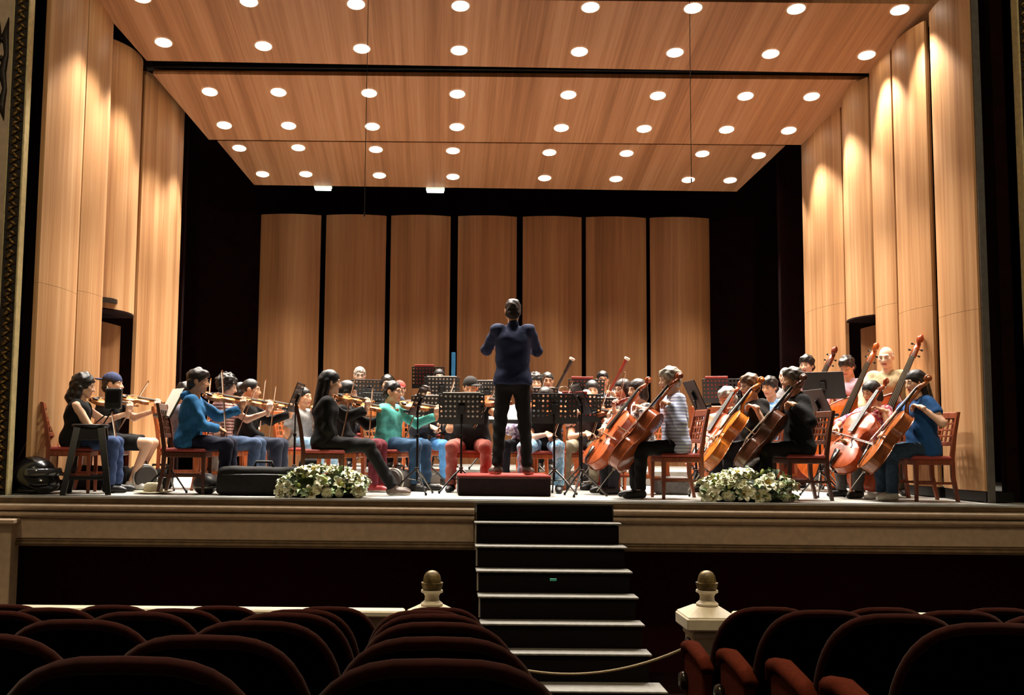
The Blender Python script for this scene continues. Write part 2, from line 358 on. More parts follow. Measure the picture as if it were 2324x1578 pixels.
# staircase ---------------------------------------------------------------
st = thing('stage_stairs', 'black carpeted stairs with grey tread edges up to the stage', 'stairs', (1.05, YD(10.0), FZ))
SD = [10.58, 10.36, 10.14, 9.92, 9.70, 9.48, 9.26, 8.94]
SV = [1136, 1187, 1241, 1297, 1355, 1417, 1484, 1569]
SU = [(1077, 1394), (1077, 1411), (1079, 1424), (1081, 1436), (1085, 1450), (1090, 1464), (1096, 1480), (1104, 1516)]
off = Vector((1.05, YD(10.0), FZ))
for i in range(8):
    zt = -.012 if i == 0 else PZ(1250, SV[i], SD[i]); x0, x1 = P(SU[i][0], SV[i], SD[i]).x, P(SU[i][1], SV[i], SD[i]).x
    yf = YD(SD[i]) if i else -.06; yk = YD(SD[i-1]) if i else 0.02
    zb = (PZ(1250, SV[i+1], SD[i+1]) if i < 7 else FZ)
    ye = min(yk+.05, .018); b = MB(); b.box(((x0+x1)/2-off.x, (yf+.02+ye)/2-off.y, (zt-.03+zb)/2-off.z), (x1-x0-.05, ye-yf-.02, zt-.03-zb)); b.build('riser', STEPB, st)
    if i:
        b = MB(); ye = min(yk+.02, .018); b.box(((x0+x1)/2-off.x, (yf+ye)/2-off.y, zt-.009-off.z), (x1-x0, ye-yf, .018), bev=.004); b.build('tread', STEPE, st)
for i in range(1, 7):
    b = MB(); x0 = P(SU[i][0], SV[i], SD[i]).x; za, zb = PZ(1250, SV[i], SD[i]), PZ(1250, SV[i+1], SD[i+1]); b.box((x0+.012-off.x, YD(SD[i])+.016-off.y, (za+zb)/2-off.z), (.012, .012, za-zb-.03)); b.build('edge_strip', mat('worn_metal_strip', '#8d8474', .5), st)
gp = P(1256, 1317, 9.68); b = MB(); b.box((gp.x-off.x, gp.y-.02-off.y+YD(9.70)-gp.y+.02, gp.z-off.z), (.06, .008, .022), bev=.003); b.build('green_glint', mat('painted_glint', '#2f8f74', .5, emit=('#2f8f74', .12)), st)  # glowing plate painted in for the green reflection of an exit sign

# balustrade, newels, rope --------------------------------------------------
DR = 8.1
def newel(u, label):
    p = P(u, 1386, DR); t = thing('newel_post', label, 'post', (p.x, p.y, FZ)); h = p.z-FZ
    b = MB(); b.box((0, 0, h/2-.09), (.20, .20, h-.18), taper=1.35); b.box((0, 0, .06), (.34, .34, .12), bev=.01); b.build('shaft', CREAMW, t)
    b = MB(); b.box((0, 0, h-.16), (.30, .30, .05), bev=.012); b.box((0, 0, h-.075), (.39, .39, .10), bev=.015); b.build('cap', CREAMW, t)
    b = MB(); b.add([(x*.185, y*.185, h-.025) for x, y in ((-1, -1), (1, -1), (1, 1), (-1, 1))]+[(x*.085, y*.085, h+.035) for x, y in ((-1, -1), (1, -1), (1, 1), (-1, 1))], [(0, 1, 5, 4), (1, 2, 6, 5), (2, 3, 7, 6), (3, 0, 4, 7), (4, 5, 6, 7), (3, 2, 1, 0)]); b.build('cap_slope', CREAMW, t)
    b = MB(); b.lathe([(.07, h+.035), (.082, h+.04), (.082, h+.052), (.055, h+.075), (.052, h+.105), (.062, h+.125), (.082, h+.135), (.08, h+.15), (.05, h+.152)], n=24); b.build('finial_neck', CREAMW, t, smooth=.6)
    b = MB(); b.lathe([(.04, h+.15), (.072, h+.158), (.08, h+.19), (.082, h+.205), (.066, h+.205), (.0665, h+.225), (.06, h+.255), (.045, h+.278), (.025, h+.29), (.0005, h+.295)], n=24); b.build('finial_ball', mat('dull_brass', '#8a7448', .45, metal=.4, var=.35, scale=20), t, smooth=.7)
    for sx in (-1, 1):
        b = MB(); b.box((sx*.14, 0, h-.28), (.05, .09, .16), bev=.015); b.tube([(sx*.15, -.02, h-.22), (sx*.18, -.02, h-.26), (sx*.15, -.02, h-.32)], .012, 6); b.build('rope_bracket', DKORN, t)
    return t, p, h
nl, pL, hL = newel(980, 'cream newel post with brass ball finial left of the stairs')
nr, pR, hR = newel(1605, 'cream newel post with brass ball finial right of the stairs')
for x0, x1, lab in ((SX0, pL.x-.20, 'cream painted balustrade rail left of the stairs behind seats'), (pR.x+.20, SX1, 'cream painted balustrade rail right of the stairs behind seats')):
    t = thing('balustrade', lab, 'balustrade', ((x0+x1)/2, pL.y, FZ)); W = x1-x0
    b = MB(); b.box((0, 0, hL-.02), (W, .16, .05), bev=.012); b.build('hand_rail', CREAMW, t)
    b = MB(); b.box((0, 0, (hL-.05)/2), (W, .08, hL-.05)); b.build('panel', CREAM, t)
    b = MB(); b.box((0, 0, .06), (W, .13, .12), bev=.01); b.build('plinth', CREAMW, t)
ps = []
a, c = Vector((pL.x+.17, pL.y-.02, pL.z-.27)), Vector((pR.x-.17, pR.y-.02, pR.z-.27))
for i in range(25):
    t_ = i/24; q = a.lerp(c, t_); q.z -= .19*(1-(2*t_-1)**2); ps.append(q)
b = MB(); b.tube(ps, .011, 7); tag(b.build('barrier_rope', mat('hemp_rope', '#8d7a58', .8, scale=90, bump=.5), smooth=True), 'thin beige rope sagging between the two newel posts', 'rope')

# proscenium ------------------------------------------------------------------
for side, uT, vT, uB, vB, sx in (('left', 79, 0, 24, 1110, -1), ('right', 2294, 0, 2324, 680, 1)):
    xe = P(uB, vB, 10.75).x; yy = YD(10.75)
    b = MB(); b.box((xe+sx*(.17+1.4), yy+.12, 3.7), (2.8, .2, 7.6)); wl = struct('wall_proscenium_'+side, b.build('wall_proscenium_'+side, CREAM))
    b = MB(); b.box((xe+sx*.010, yy-.02, 3.7), (.018, .12, 7.5), bev=.005); b.build('moulding_edge', mat('pale_gilt', '#d8c690', .4, metal=.2), wl)
    b = MB(); b.box((xe+sx*.10, yy+.02, 3.7), (.16, .1, 7.5)); b.build('moulding_bed', DKORN, wl)
    b = MB(); b.tube([(xe+sx*.185, yy-.0, 0), (xe+sx*.185, yy-.0, 7.4)], .022, 8); b.build('moulding_bead', mat('pale_gilt', '#d8c690', .4), wl)
    random.seed(5); b = MB()
    for i in range(150):
        z = .05+i*.049; s_ = 1 if i % 2 else -1
        b.tube([(xe+sx*(.10+s_*.05), yy-.03, z), (xe+sx*(.10+s_*.015), yy-.06, z+.03), (xe+sx*(.10-s_*.03), yy-.035, z+.055)], [.008, .02, .006], 6)
        if i % 3 == 0: b.lathe([(.0005, -.018), (.016, -.008), (.018, .006), (.0005, .018)], (xe+sx*.10, yy-.055, z), n=7)
    b.build('carved_leaves', GOLD, wl, smooth=True, kind='stuff')
    # dark relief ornaments on the plaster: candelabra drops and S-scrolls
    for zc in ([PZ(60, v, 10.75) for v in (155, 625, 1040)] if sx < 0 else []):
        xo = xe+sx*.30
        b = MB()
        for dx in (-.05, .05):
            b.tube([(xo+dx, yy-.0, zc-.55), (xo+dx*.6, yy-.03, zc-.40), (xo+dx*1.1, yy-.03, zc-.22), (xo+dx*.5, yy-.035, zc-.05), (xo+dx*1.1, yy-.03, zc+.14), (xo+dx*.7, yy-.03, zc+.34), (xo+dx, yy-.0, zc+.54)], [.004, .036, .024, .04, .024, .036, .004], 7, flat=.5, upv=(0, 1, 0))
        for k in range(4): b.lathe([(.0005, -.03), (.03, 0), (.0005, .03)], (xo, yy-.02, zc-.3+k*.2), n=8)
        b.build('ornament', DKORN, wl, smooth=True)
        xs = xe+sx*.46; b = MB()
        for s_ in (-1, 1):
            for q in (-.62, .0):
                pts = []
                for i in range(26):
                    th = i*.42; r = .012+.0042*i; pts.append((xs+s_*.015+math.cos(th*s_)*r*s_, yy+.0, zc+q+s_*.17+math.sin(th)*r*.9))
                b.tube(pts, [.008+.0009*i for i in range(26)], 6)
        b.build('ornament', DKORN, wl, smooth=True)

# ================================================================ organic shapes: smooth union of rounded bones -> surface mesh
def V3(*a): return np.array(a, float)
def smin(a, b, k):
    h = np.clip(.5+.5*(b-a)/k, 0, 1); return b*(1-h)+a*h-k*h*(1-h)
class SDF:
    def __init__(s, k=.03): s.p = []; s.k = k; s.post = None
    def cap(s, a, b, r1, r2=None, k=None, cut=None): s.p.append(('c', np.array(a, float), np.array(b, float), r1, r1 if r2 is None else r2, k or s.k, cut)); return s
    def ell(s, c, r, k=None, cut=None): s.p.append(('e', np.array(c, float), np.array(r, float), 0, 0, k or s.k, cut)); return s
    def box(s, c, hs, r, k=None): s.p.append(('b', np.array(c, float), np.array(hs, float), r, 0, k or s.k, None)); return s
    def bounds(s):
        lo = []; hi = []
        for t, a, b, r1, r2, k, c in s.p:
            if t == 'c': r = max(r1, r2); lo.append(np.minimum(a, b)-r); hi.append(np.maximum(a, b)+r)
            else: lo.append(a-b); hi.append(a+b)
        return np.min(lo, 0), np.max(hi, 0)
    def mesh(s, h, subtract=(), clip=None):
        lo, hi = s.bounds(); lo = lo-2.5*h; n = np.ceil((hi+2.5*h-lo)/h).astype(int)+1
        ax = [lo[i]+h*np.arange(n[i]) for i in range(3)]
        D = np.full(n, .5)
        for t, a, b, r1, r2, k, cut in s.p:
            if t == 'c': r = max(r1, r2); l0 = np.minimum(a, b)-r; h0 = np.maximum(a, b)+r
            else: l0 = a-b; h0 = a+b
            m = k+2.5*h
            i0 = np.maximum(((l0-m-lo)/h).astype(int), 0); i1 = np.minimum(((h0+m-lo)/h).astype(int)+2, n)
            sl = tuple(slice(i0[i], i1[i]) for i in range(3))
            X = ax[0][sl[0]][:, None, None]; Y = ax[1][sl[1]][None, :, None]; Z = ax[2][sl[2]][None, None, :]
            if t == 'c':
                ba = b-a; l2 = max(ba.dot(ba), 1e-9)
                tt = np.clip(((X-a[0])*ba[0]+(Y-a[1])*ba[1]+(Z-a[2])*ba[2])/l2, 0, 1)
                d = np.sqrt((X-a[0]-ba[0]*tt)**2+(Y-a[1]-ba[1]*tt)**2+(Z-a[2]-ba[2]*tt)**2)-(r1+(r2-r1)*tt)
            else:
                if t == 'b':
                    qx, qy, qz = np.abs(X-a[0])-b[0]+r1, np.abs(Y-a[1])-b[1]+r1, np.abs(Z-a[2])-b[2]+r1
                    d = np.sqrt(np.maximum(qx, 0)**2+np.maximum(qy, 0)**2+np.maximum(qz, 0)**2)+np.minimum(np.maximum(qx, np.maximum(qy, qz)), 0)-r1
                else:
                  q = np.sqrt(((X-a[0])/b[0])**2+((Y-a[1])/b[1])**2+((Z-a[2])/b[2])**2); d = (q-1)*b.min()*np.where(q > 1, 1, 1)
            if cut is not None:
                cp, cn = cut; d = np.maximum(d, (X-cp[0])*cn[0]+(Y-cp[1])*cn[1]+(Z-cp[2])*cn[2])
            D[sl] = smin(D[sl], d, k)
        X = ax[0][:, None, None]; Y = ax[1][None, :, None]; Z = ax[2][None, None, :]
        for c, r, k in subtract:
            d = np.sqrt((X-c[0])**2+(Y-c[1])**2+(Z-c[2])**2)-r; D = -smin(-D, d, k)
        if clip is not None:
            for cp, cn in clip: D = np.maximum(D, (X-cp[0])*cn[0]+(Y-cp[1])*cn[1]+(Z-cp[2])*cn[2])
        if s.post: D = D+s.post(X, Y, Z)
        return surface_nets(D, lo, h)
_CO = [(x, y, z) for x in (0, 1) for y in (0, 1) for z in (0, 1)]
_ED = [(a, b) for a in range(8) for b in range(a+1, 8) if sum(abs(_CO[a][i]-_CO[b][i]) for i in range(3)) == 1]
def surface_nets(D, lo, h):
    I = D < 0
    c = [I[x:I.shape[0]-1+x, y:I.shape[1]-1+y, z:I.shape[2]-1+z] for x, y, z in _CO]
    sm = sum(q.astype(np.int8) for q in c); act = (sm > 0) & (sm < 8)
    idx = np.argwhere(act); ID = np.full(act.shape, -1, int); ID[act] = np.arange(len(idx))
    dv = np.stack([D[idx[:, 0]+x, idx[:, 1]+y, idx[:, 2]+z] for x, y, z in _CO], 1)
    acc = np.zeros((len(idx), 3)); cnt = np.zeros(len(idx))
    for a, b in _ED:
        da, db = dv[:, a], dv[:, b]; m = (da < 0) != (db < 0)
        t = np.where(m, da/np.where(m, da-db, 1), 0)
        p = np.array(_CO[a])[None]*(1-t[:, None])+np.array(_CO[b])[None]*t[:, None]
        acc += p*m[:, None]; cnt += m
    V = lo+h*(idx+acc/cnt[:, None])
    Q = []
    for axis in range(3):
        s0 = [slice(None)]*3; s1 = [slice(None)]*3; s0[axis] = slice(0, -1); s1[axis] = slice(1, None)
        A, B = I[tuple(s0)], I[tuple(s1)]; e = np.argwhere(A != B)
        o1, o2 = [i for i in range(3) if i != axis]
        ok = (e[:, o1] > 0) & (e[:, o2] > 0) & (e[:, o1] < I.shape[o1]-1) & (e[:, o2] < I.shape[o2]-1); e = e[ok]
        flip = A[tuple(e.T)] 
        def g(d1, d2):
            q = e.copy(); q[:, o1] -= d1; q[:, o2] -= d2; return ID[tuple(q.T)]
        q = np.stack([g(1, 1), g(0, 1), g(0, 0), g(1, 0)], 1)
        if axis == 1: flip = ~flip
        q[~flip] = q[~flip][:, ::-1]
        Q.append(q)
    return V, np.concatenate(Q)
def np_mesh(name, parts, mats, smooth=True):
    """parts: list of (V, Q[, per-face material])"""
    vs = []; qs = []; ms = []; o = 0
    for p in parts:
        vs.append(p[0]); qs.append(p[1]+o); o += len(p[0])
        ms.append(p[2] if len(p) > 2 and p[2] is not None else np.zeros(len(p[1]), int))
    V = np.concatenate(vs); Q = np.concatenate(qs); Ms = np.concatenate(ms)
    me = bpy.data.meshes.new(name)
    me.vertices.add(len(V)); me.vertices.foreach_set('co', V.astype(np.float32).ravel())
    me.loops.add(Q.size); me.loops.foreach_set('vertex_index', Q.astype(np.int32).ravel())
    me.polygons.add(len(Q)); me.polygons.foreach_set('loop_start', np.arange(0, Q.size, 4, dtype=np.int32))
    for m in (mats if isinstance(mats, (list, tuple)) else [mats]): me.materials.append(m)
    me.polygons.foreach_set('material_index', Ms.astype(np.int32)); me.polygons.foreach_set('use_smooth', np.ones(len(Q), bool))
    me.update(calc_edges=True); return me
def xf(part, M):
    A = np.array(M); V = part[0] @ A[:3, :3].T + A[:3, 3]; Q = part[1]
    if np.linalg.det(A[:3, :3]) < 0: Q = Q[:, ::-1]
    return (V, Q)+tuple(part[2:])
def basis(o, x, y=None, z=None):
    """matrix with local x along x; y or z given as a hint"""
    x = Vector(x).normalized()
    if z is not None: z = Vector(z); z = (z-x*z.dot(x)).normalized(); y = z.cross(x)
    else: y = Vector(y); y = (y-x*y.dot(x)).normalized(); z = x.cross(y)
    return Matrix(((x.x, y.x, z.x, o[0]), (x.y, y.y, z.y, o[1]), (x.z, y.z, z.z, o[2]), (0, 0, 0, 1)))

# ---------------------------------------------------------------- head, hands, shoe, hair templates
def make_head(wide=1.0):
    s = SDF(.02)
    s.ell((0, .018, .028), (.074*wide, .094, .090)).ell((0, -.02, -.02), (.064*wide, .07, .075))
    s.cap((0, -.035, -.055), (0, -.062, -.092), .050*wide, .026)
    s.cap((-.04*wide, -.02, -.06), (-.012, -.066, -.09), .032, .022).cap((.04*wide, -.02, -.06), (.012, -.066, -.09), .032, .022)
    s.cap((0, -.086, .012), (0, -.108, -.028), .009, .0135, .012).cap((-.014, -.094, -.032), (.014, -.094, -.032), .009, .009, .01)
    s.cap((-.042, -.074, .027), (.042, -.074, .027), .012, .012, .018)
    s.cap((-.045, -.062, -.018), (-.03, -.07, -.03), .022, .018, .025).cap((.045, -.062, -.018), (.03, -.07, -.03), .022, .018, .025)
    s.cap((-.021, -.083, -.060), (.021, -.083, -.060), .0085, .0085, .008).cap((-.017, -.082, -.071), (.017, -.082, -.071), .009, .009, .008)
    for sx in (-1, 1): s.ell((sx*.079*wide, .012, -.006), (.012, .024, .034), .01)
    s.cap((0, .022, -.06), (0, .032, -.17), .054, .056, .03)
    V, Q = s.mesh(.0075, subtract=[((-.032, -.094, .008), .015, .01), ((.032, -.094, .008), .015, .01)])
    C = V[Q].mean(1); m = ((np.abs(C[:, 0]) < .027) & (C[:, 1] < -.078) & (np.abs(C[:, 2]+.066) < .013)).astype(int)
    return V, Q, m
HEADS = [make_head(1.0), make_head(1.07)]
def make_hand(curl=(38, 48, 32), spread=.0, thumb=1.0):
    s = SDF(.007); ys = (.030, .010, -.011, -.030); ln = (.040, .045, .042, .033); mt = (.085, .088, .084, .076)
    for i in range(4):
        k = Vector((mt[i], ys[i], 0)); s.cap((.008, ys[i]*.65, 0), k, .0135, .0115, .014)
        a = 0; p = k; r = .0098-.0009*(i == 3)
        for j, f in enumerate((1.0, .66, .5)):
            a += R(curl[j]*(1+.05*i)); q = p+Vector((math.cos(a), spread*(1.5-i)*.12, -math.sin(a)))*ln[i]*f
            s.cap(p, q, r, r*.92, .004); p = q; r *= .92
    p0 = Vector((.022, .026, -.006)); p1 = p0+Vector((.035, .028, -.016)); p2 = p1+Vector((.030, .006, -.018*thumb)); p3 = p2+Vector((.024, -.010, -.010*thumb))
    s.cap(p0, p1, .0145, .0125, .012).cap(p1, p2, .0115, .0105, .005).cap(p2, p3, .0105, .0085, .005)
    s.cap((-.035, 0, 0), (.01, 0, 0), .0255, .026, .02)
    return s.mesh(.0046)
HAND_CURL = make_hand(); HAND_GRIP = make_hand((60, 70, 45)); HAND_REST = make_hand((18, 24, 16))
def make_shoe(sandal=False):
    s = SDF(.025); s.cap((0, .02, .045), (0, -.12, .036), .042, .036).cap((0, -.12, .034), (0, -.165, .03), .034, .027).cap((0, .03, .05), (0, .01, .085), .04, .04)
    return s.mesh(.011, clip=[(V3(0, 0, .003), V3(0, 0, -1)), (V3(0, 0, .10), V3(0, 0, 1))])
SHOE = make_shoe()
SHOE = (SHOE[0], SHOE[1], (SHOE[0][SHOE[1]].mean(1)[:, 2] < .024).astype(int))
def cutp(y0, z0, ny, nz): return (V3(0, y0, z0), -V3(0, ny, nz)/math.hypot(ny, nz))
def lumps(a, f): return lambda X, Y, Z: a*np.sin(f*X+1.3*np.sin(f*.7*Z))*np.sin(f*Y+.8)*np.cos(f*.9*Z+.4)
def hair(style):
    s = SDF(.02); clip = [cutp(-.083, .068, .75, .66)]; h = .010
    if style == 'short': s.ell((0, .02, .036), (.086, .107, .096)).cap((-.034, .06, -.03), (.034, .06, -.03), .054).cap((-.026, .066, -.062), (.026, .066, -.062), .042); s.post = lumps(.007, 62)
    elif style == 'full': s.ell((0, .02, .042), (.093, .115, .103)).cap((-.036, .062, -.03), (.036, .062, -.03), .052).cap((-.026, .068, -.064), (.026, .068, -.064), .040).ell((0, -.05, .095), (.06, .045, .03)); s.post = lumps(.011, 48); clip = [cutp(-.09, .06, .72, .69)]
    elif style == 'curly': s.ell((0, .025, .035), (.112, .122, .118)).cap((-.08, .03, -.04), (-.085, .03, -.09), .04, .03).cap((.08, .03, -.04), (.085, .03, -.09), .04, .03); s.post = lumps(.018, 66); clip = [cutp(-.085, .06, .9, .43)]
    elif style == 'wavy': s.ell((0, .025, .038), (.098, .115, .106)).cap((0, .06, 0), (0, .09, -.16), .085, .07).cap((-.08, .02, 0), (-.10, .02, -.17), .035, .032).cap((.08, .02, 0), (.10, .02, -.17), .035, .032); s.post = lumps(.014, 50); clip = [cutp(-.085, .065, .95, .32)]
    elif style == 'long':
        s.ell((0, .022, .036), (.089, .109, .098)).cap((0, .07, 0), (0, .095, -.34), .075, .055).cap((-.065, .035, .0), (-.08, .05, -.32), .036, .026).cap((.065, .035, .0), (.08, .05, -.32), .036, .026); s.post = lumps(.003, 60); clip = [cutp(-.085, .065, .93, .36)]
    elif style == 'bob':
        s.ell((0, .015, .034), (.093, .112, .1)).cap((0, .05, 0), (0, .06, -.08), .082, .07).cap((-.078, .0, .0), (-.08, -.005, -.085), .03, .026).cap((.078, .0, .0), (.08, -.005, -.085), .03, .026); s.post = lumps(.003, 60); clip = [cutp(-.075, .045, .9, .43)]
    elif style == 'bun': s.ell((0, .02, .034), (.084, .106, .095)).ell((0, .125, .01), (.042, .036, .042)); s.post = lumps(.002, 80)
    elif style == 'fringe': s.ell((0, .025, .015), (.084, .102, .085)); clip = [cutp(.0, .0, 1, -.1), (V3(0, 0, .05), V3(0, .35, .93))]
    return s.mesh(h, clip=clip)
HAIR = {k: hair(k) for k in ('short', 'full', 'curly', 'wavy', 'long', 'bob', 'bun', 'fringe')}
def cap_mesh(rot):
    s = SDF(.015); s.ell((0, .018, .045), (.09, .11, .092))
    A = s.mesh(.010, clip=[(V3(0, 0, .04), V3(0, .12, -.99))])
    s = SDF(.01); s.ell((0, -.115, .045), (.068, .065, .012)); B = s.mesh(.009)
    s = SDF(.004); s.ell((0, .018, .135), (.010, .010, .006)); C = s.mesh(.004)
    return [A, xf(B, Matrix.Translation((0, .018, 0)) @ Matrix.Rotation(rot, 4, 'Z') @ Matrix.Translation((0, -.018, 0))), C]

SKIN = {'light': mat('skin_light', '#e2b394', .5, var=.04, scale=30), 'tan': mat('skin_tan', '#cf9a76', .5, var=.04, scale=30), 'pale': mat('skin_pale', '#ecc6ac', .5, var=.04, scale=30), 'brown': mat('skin_brown', '#a8744f', .5, var=.04, scale=30)}
LIPS = mat('lips', '#b06a5c', .45, var=.05)
EYEW = mat('eye_white', '#e8e2d8', .3, var=.02); EYED = mat('eye_iris', '#1c120c', .25, var=.05)
eb = MB(); eb.lathe([(.0005, -.0125), (.0075, -.0102), (.0115, -.005), (.0125, 0), (.0115, .005), (.0075, .0102)], n=12, M=Matrix.Rotation(R(90), 3, 'X')); eb.cur = 1; eb.lathe([(.0076, .0102), (.005, .0120), (.0005, .0128)], n=12, M=Matrix.Rotation(R(90), 3, 'X'))
EYE_ME = eb.mesh('eye', [EYEW, EYED], True)
_brow = {}
def brow_me(hm):
    if hm.name not in _brow:
        b = MB(); b.tube([(-.016, .004, -.003), (-.004, 0, .002), (.008, 0, .002), (.017, .006, -.002)], [.002, .0042, .0042, .002], 6); _brow[hm.name] = b.mesh('eyebrow', hm, True)
    return _brow[hm.name]
gl = MB()
for sx in (-1, 1):
    gl.tube([(sx*.033+.021*math.cos(2*math.pi*i/14), -.1, .006+.017*math.sin(2*math.pi*i/14)) for i in range(15)], .0022, 5, cap=False)
    gl.tube([(sx*.054, -.099, .010), (sx*.078, -.06, .010), (sx*.083, .01, .006)], .0022, 5)
gl.tube([(-.012, -.102, .01), (.012, -.102, .01)], .0022, 5)
GLASS_ME = gl.mesh('glasses', mat('spectacle_frame', '#241a14', .3), True)
hp = MB(); hp.tube([(.094*math.cos(math.pi*i/12), .01, .02+.112*math.sin(math.pi*i/12)) for i in range(13)], .007, 6)
for sx in (-1, 1): hp.lathe([(.0005, -.015), (.032, -.012), (.034, .012), (.0005, .015)], (sx*.092, .01, -.005), 12, Matrix.Rotation(R(90), 3, 'Y'))
_F = {}
def fabric(col, rough=.85, pat=None, col2=None):
    k = 'cloth_'+col+(pat or '')
    if k in _M: return _M[k]
    if pat == 'stripe' or pat == 'print':
        m = mat(k, col, rough, var=.3, scale=(26 if pat == 'print' else 1), col2=col2, lo=.46, hi=.54)
        if pat == 'stripe':
            nt = m.node_tree; wv = nt.nodes.new('ShaderNodeTexWave'); wv.bands_direction = 'Z'; wv.inputs['Scale'].default_value = 9; wv.inputs['Distortion'].default_value = .6
            mp = [n for n in nt.nodes if n.type == 'MAPPING'][0]; rp = [n for n in nt.nodes if n.type == 'VALTORGB'][0]
            nt.links.new(mp.outputs[0], wv.inputs['Vector']); nt.links.new(wv.outputs['Fac'], rp.inputs[0])
        return m
    c = lin(col); return mat(k, col, rough, var=.12, scale=26, bump=.35, sheen=.0, spec=.25)

# ---------------------------------------------------------------- bowed string instruments
_OUT = [(0, .10), (.006, .34), (.03, .60), (.07, .79), (.13, .93), (.22, 1.0), (.31, .95), (.375, .865), (.405, .84), (.415, .765), (.45, .66), (.50, .585), (.56, .55), (.61, .565), (.655, .63), (.69, .73), (.70, .79), (.74, .785), (.81, .815), (.87, .79), (.925, .68), (.97, .44), (.993, .22), (1.0, .12)]
_OUTB = [(0, .10), (.006, .34), (.03, .60), (.07, .79), (.13, .93), (.22, 1.0), (.31, .95), (.375, .865), (.405, .84), (.415, .765), (.45, .67), (.50, .60), (.56, .57), (.61, .59), (.655, .64), (.69, .71), (.70, .755), (.74, .75), (.79, .72), (.85, .62), (.90, .48), (.945, .33), (.975, .22), (1.0, .13)]
KINDS = {'violin': (.356, .104, .034, .010, .13, .27, 0), 'viola': (.405, .122, .04, .012, .15, .31, 0), 'cello': (.755, .22, .118, .026, .285, .585, .30), 'bass': (1.12, .33, .20, .035, .47, .92, .11)}
EBONY = mat('ebony', '#14100d', .3, var=.1); STRING = mat('string_steel', '#cfc8b8', .3, metal=.9, var=.02); MAPLE = mat('bridge_maple', '#d9b27a', .5)
def varnish(c): return mat('varnish_'+c, c, .22, var=.16, scale=7, stretch=(.6, 5, 5), spec=.6)
_FID = {}
def fiddle_meshes(kind, colr):
    if (kind, colr) in _FID: return _FID[(kind, colr)]
    L, W, Rb, A, NK, FB, EP = KINDS[kind]; out = _OUTB if kind == 'bass' else _OUT; VM = varnish(colr); s = L/.356
    res = []
    n = 11; T = [-1+2*i/(n-1) for i in range(n)]
    b = MB(); vs = []; fs = []
    for side in (1, -1):
        o = len(vs)
        for x, f in out:
            w = W*f*1.035
            for t in T: vs.append((x*L, t*w, side*(Rb/2+A*(1-t*t)**.8*min(1, f*1.2)*(math.sin(math.pi*min(max(x, .02), .98))**.35))))
        for i in range(len(out)-1):
            for k in range(n-1):
                q = (o+i*n+k, o+i*n+k+1, o+(i+1)*n+k+1, o+(i+1)*n+k); fs.append(q if side < 0 else q[::-1])
    b.add(vs, fs)
    for sx in (1, -1):
        vs = []; fs = []
        for x, f in out:
            for z in (-Rb/2-.0005, Rb/2+.0005): vs.append((x*L*.985+L*.007, sx*W*f*.985, z))
            for z in (-Rb/2, ): pass
        for i in range(len(out)-1):
            q = (2*i, 2*i+1, 2*i+3, 2*i+2); fs.append(q if sx > 0 else q[::-1])
        b.add(vs, fs)
    # plate edges
    for zz in (-1, 1):
        for sx in (1, -1):
            b.tube([(x*L, sx*W*f*1.03, zz*Rb/2) for x, f in out], .0022*s, 4, cap=False)
    me = b.mesh('body', VM, .9); fixn(me); res.append(('body', me))
    top = Rb/2+A
    for sx in (-1, 1):
        pts = [(L*(.36+.155*i/10), sx*(W*(.50-.20*i/10)+W*.05*math.sin(math.pi*2*i/10)), Rb/2+A*.62+A*.28*i/10) for i in range(11)]
        b = MB(); b.tube(pts, [.004*s]+[.0026*s]*9+[.004*s], 5, flat=1.0); res.append(('f_hole', b.mesh('f_hole', EBONY, True)))
    nx0, nx1 = L*.99, L+NK; zt = Rb/2+A*.5
    ang = .0
    fbx0 = nx1-FB
    b = MB(); w0, w1 = .021*s, .012*s
    if kind in ('cello', 'bass'): w0 *= .72; w1 *= .72
    b.add([(fbx0, -w0, top+.011*s), (fbx0, w0, top+.011*s), (nx1, w1, zt+.010*s), (nx1, -w1, zt+.010*s), (fbx0, -w0*.9, top+.004*s), (fbx0, w0*.9, top+.004*s), (nx1, w1, zt+.003*s), (nx1, -w1, zt+.003*s)], [(0, 1, 2, 3), (7, 6, 5, 4), (0, 4, 5, 1), (1, 5, 6, 2), (2, 6, 7, 3), (3, 7, 4, 0)])
    me = b.mesh('fingerboard', EBONY); fixn(me); res.append(('fingerboard', me))
    b = MB(); b.tube([(nx0-.01, 0, 0), (nx0+.012*s, 0, zt*.35), (nx0+.04*s, 0, zt-.006*s), (nx1, 0, zt-.004*s)], [w0*.9, w0*.8, w1*1.15, w1*1.05], 8)
    res.append(('neck', b.mesh('neck', VM, True)))
    b = MB(); px = nx1; pl_ = .058*s; pts = [(px, 0, zt), (px+pl_*.5, 0, zt-.008*s), (px+pl_, 0, zt-.016*s)]
    b.tube(pts, [.012*s, .011*s, .009*s], 8)
    cx, cz = px+pl_+.014*s, zt-.010*s; sp = []
    for i in range(26):
        th = math.pi+.42*i; r = (.0165-.00052*i)*s; sp.append((cx+math.cos(th)*r, 0, cz-math.sin(th)*r))
    b.tube(sp, [(.0075-.00014*i)*s for i in range(26)], 7)
    b.lathe([(.0005, -.012*s), (.011*s, -.010*s), (.011*s, .010*s), (.0005, .012*s)], (cx, 0, cz), 10, Matrix.Rotation(R(90), 3, 'X'))
    res.append(('scroll', b.mesh('scroll', VM, True)))
    for i in range(4):
        sd = 1 if i % 2 else -1; x = px+pl_*(.15+.22*i); b = MB(); z = zt-.004*s-.01*s*i/4
        pk = s if s < 1.5 else s*.62; b.tube([(x, -sd*.010*s, z), (x, sd*.009*s+sd*.012*pk, z)], .0026*pk, 6); b.box((x, sd*.009*s+sd*.017*pk, z), (.011*pk, .013*pk, .005*pk), bev=.0015*pk); res.append(('peg', b.mesh('peg', EBONY)))
    bx = L*.42; bh = top+.026*s
    b = MB(); hw = W*.19
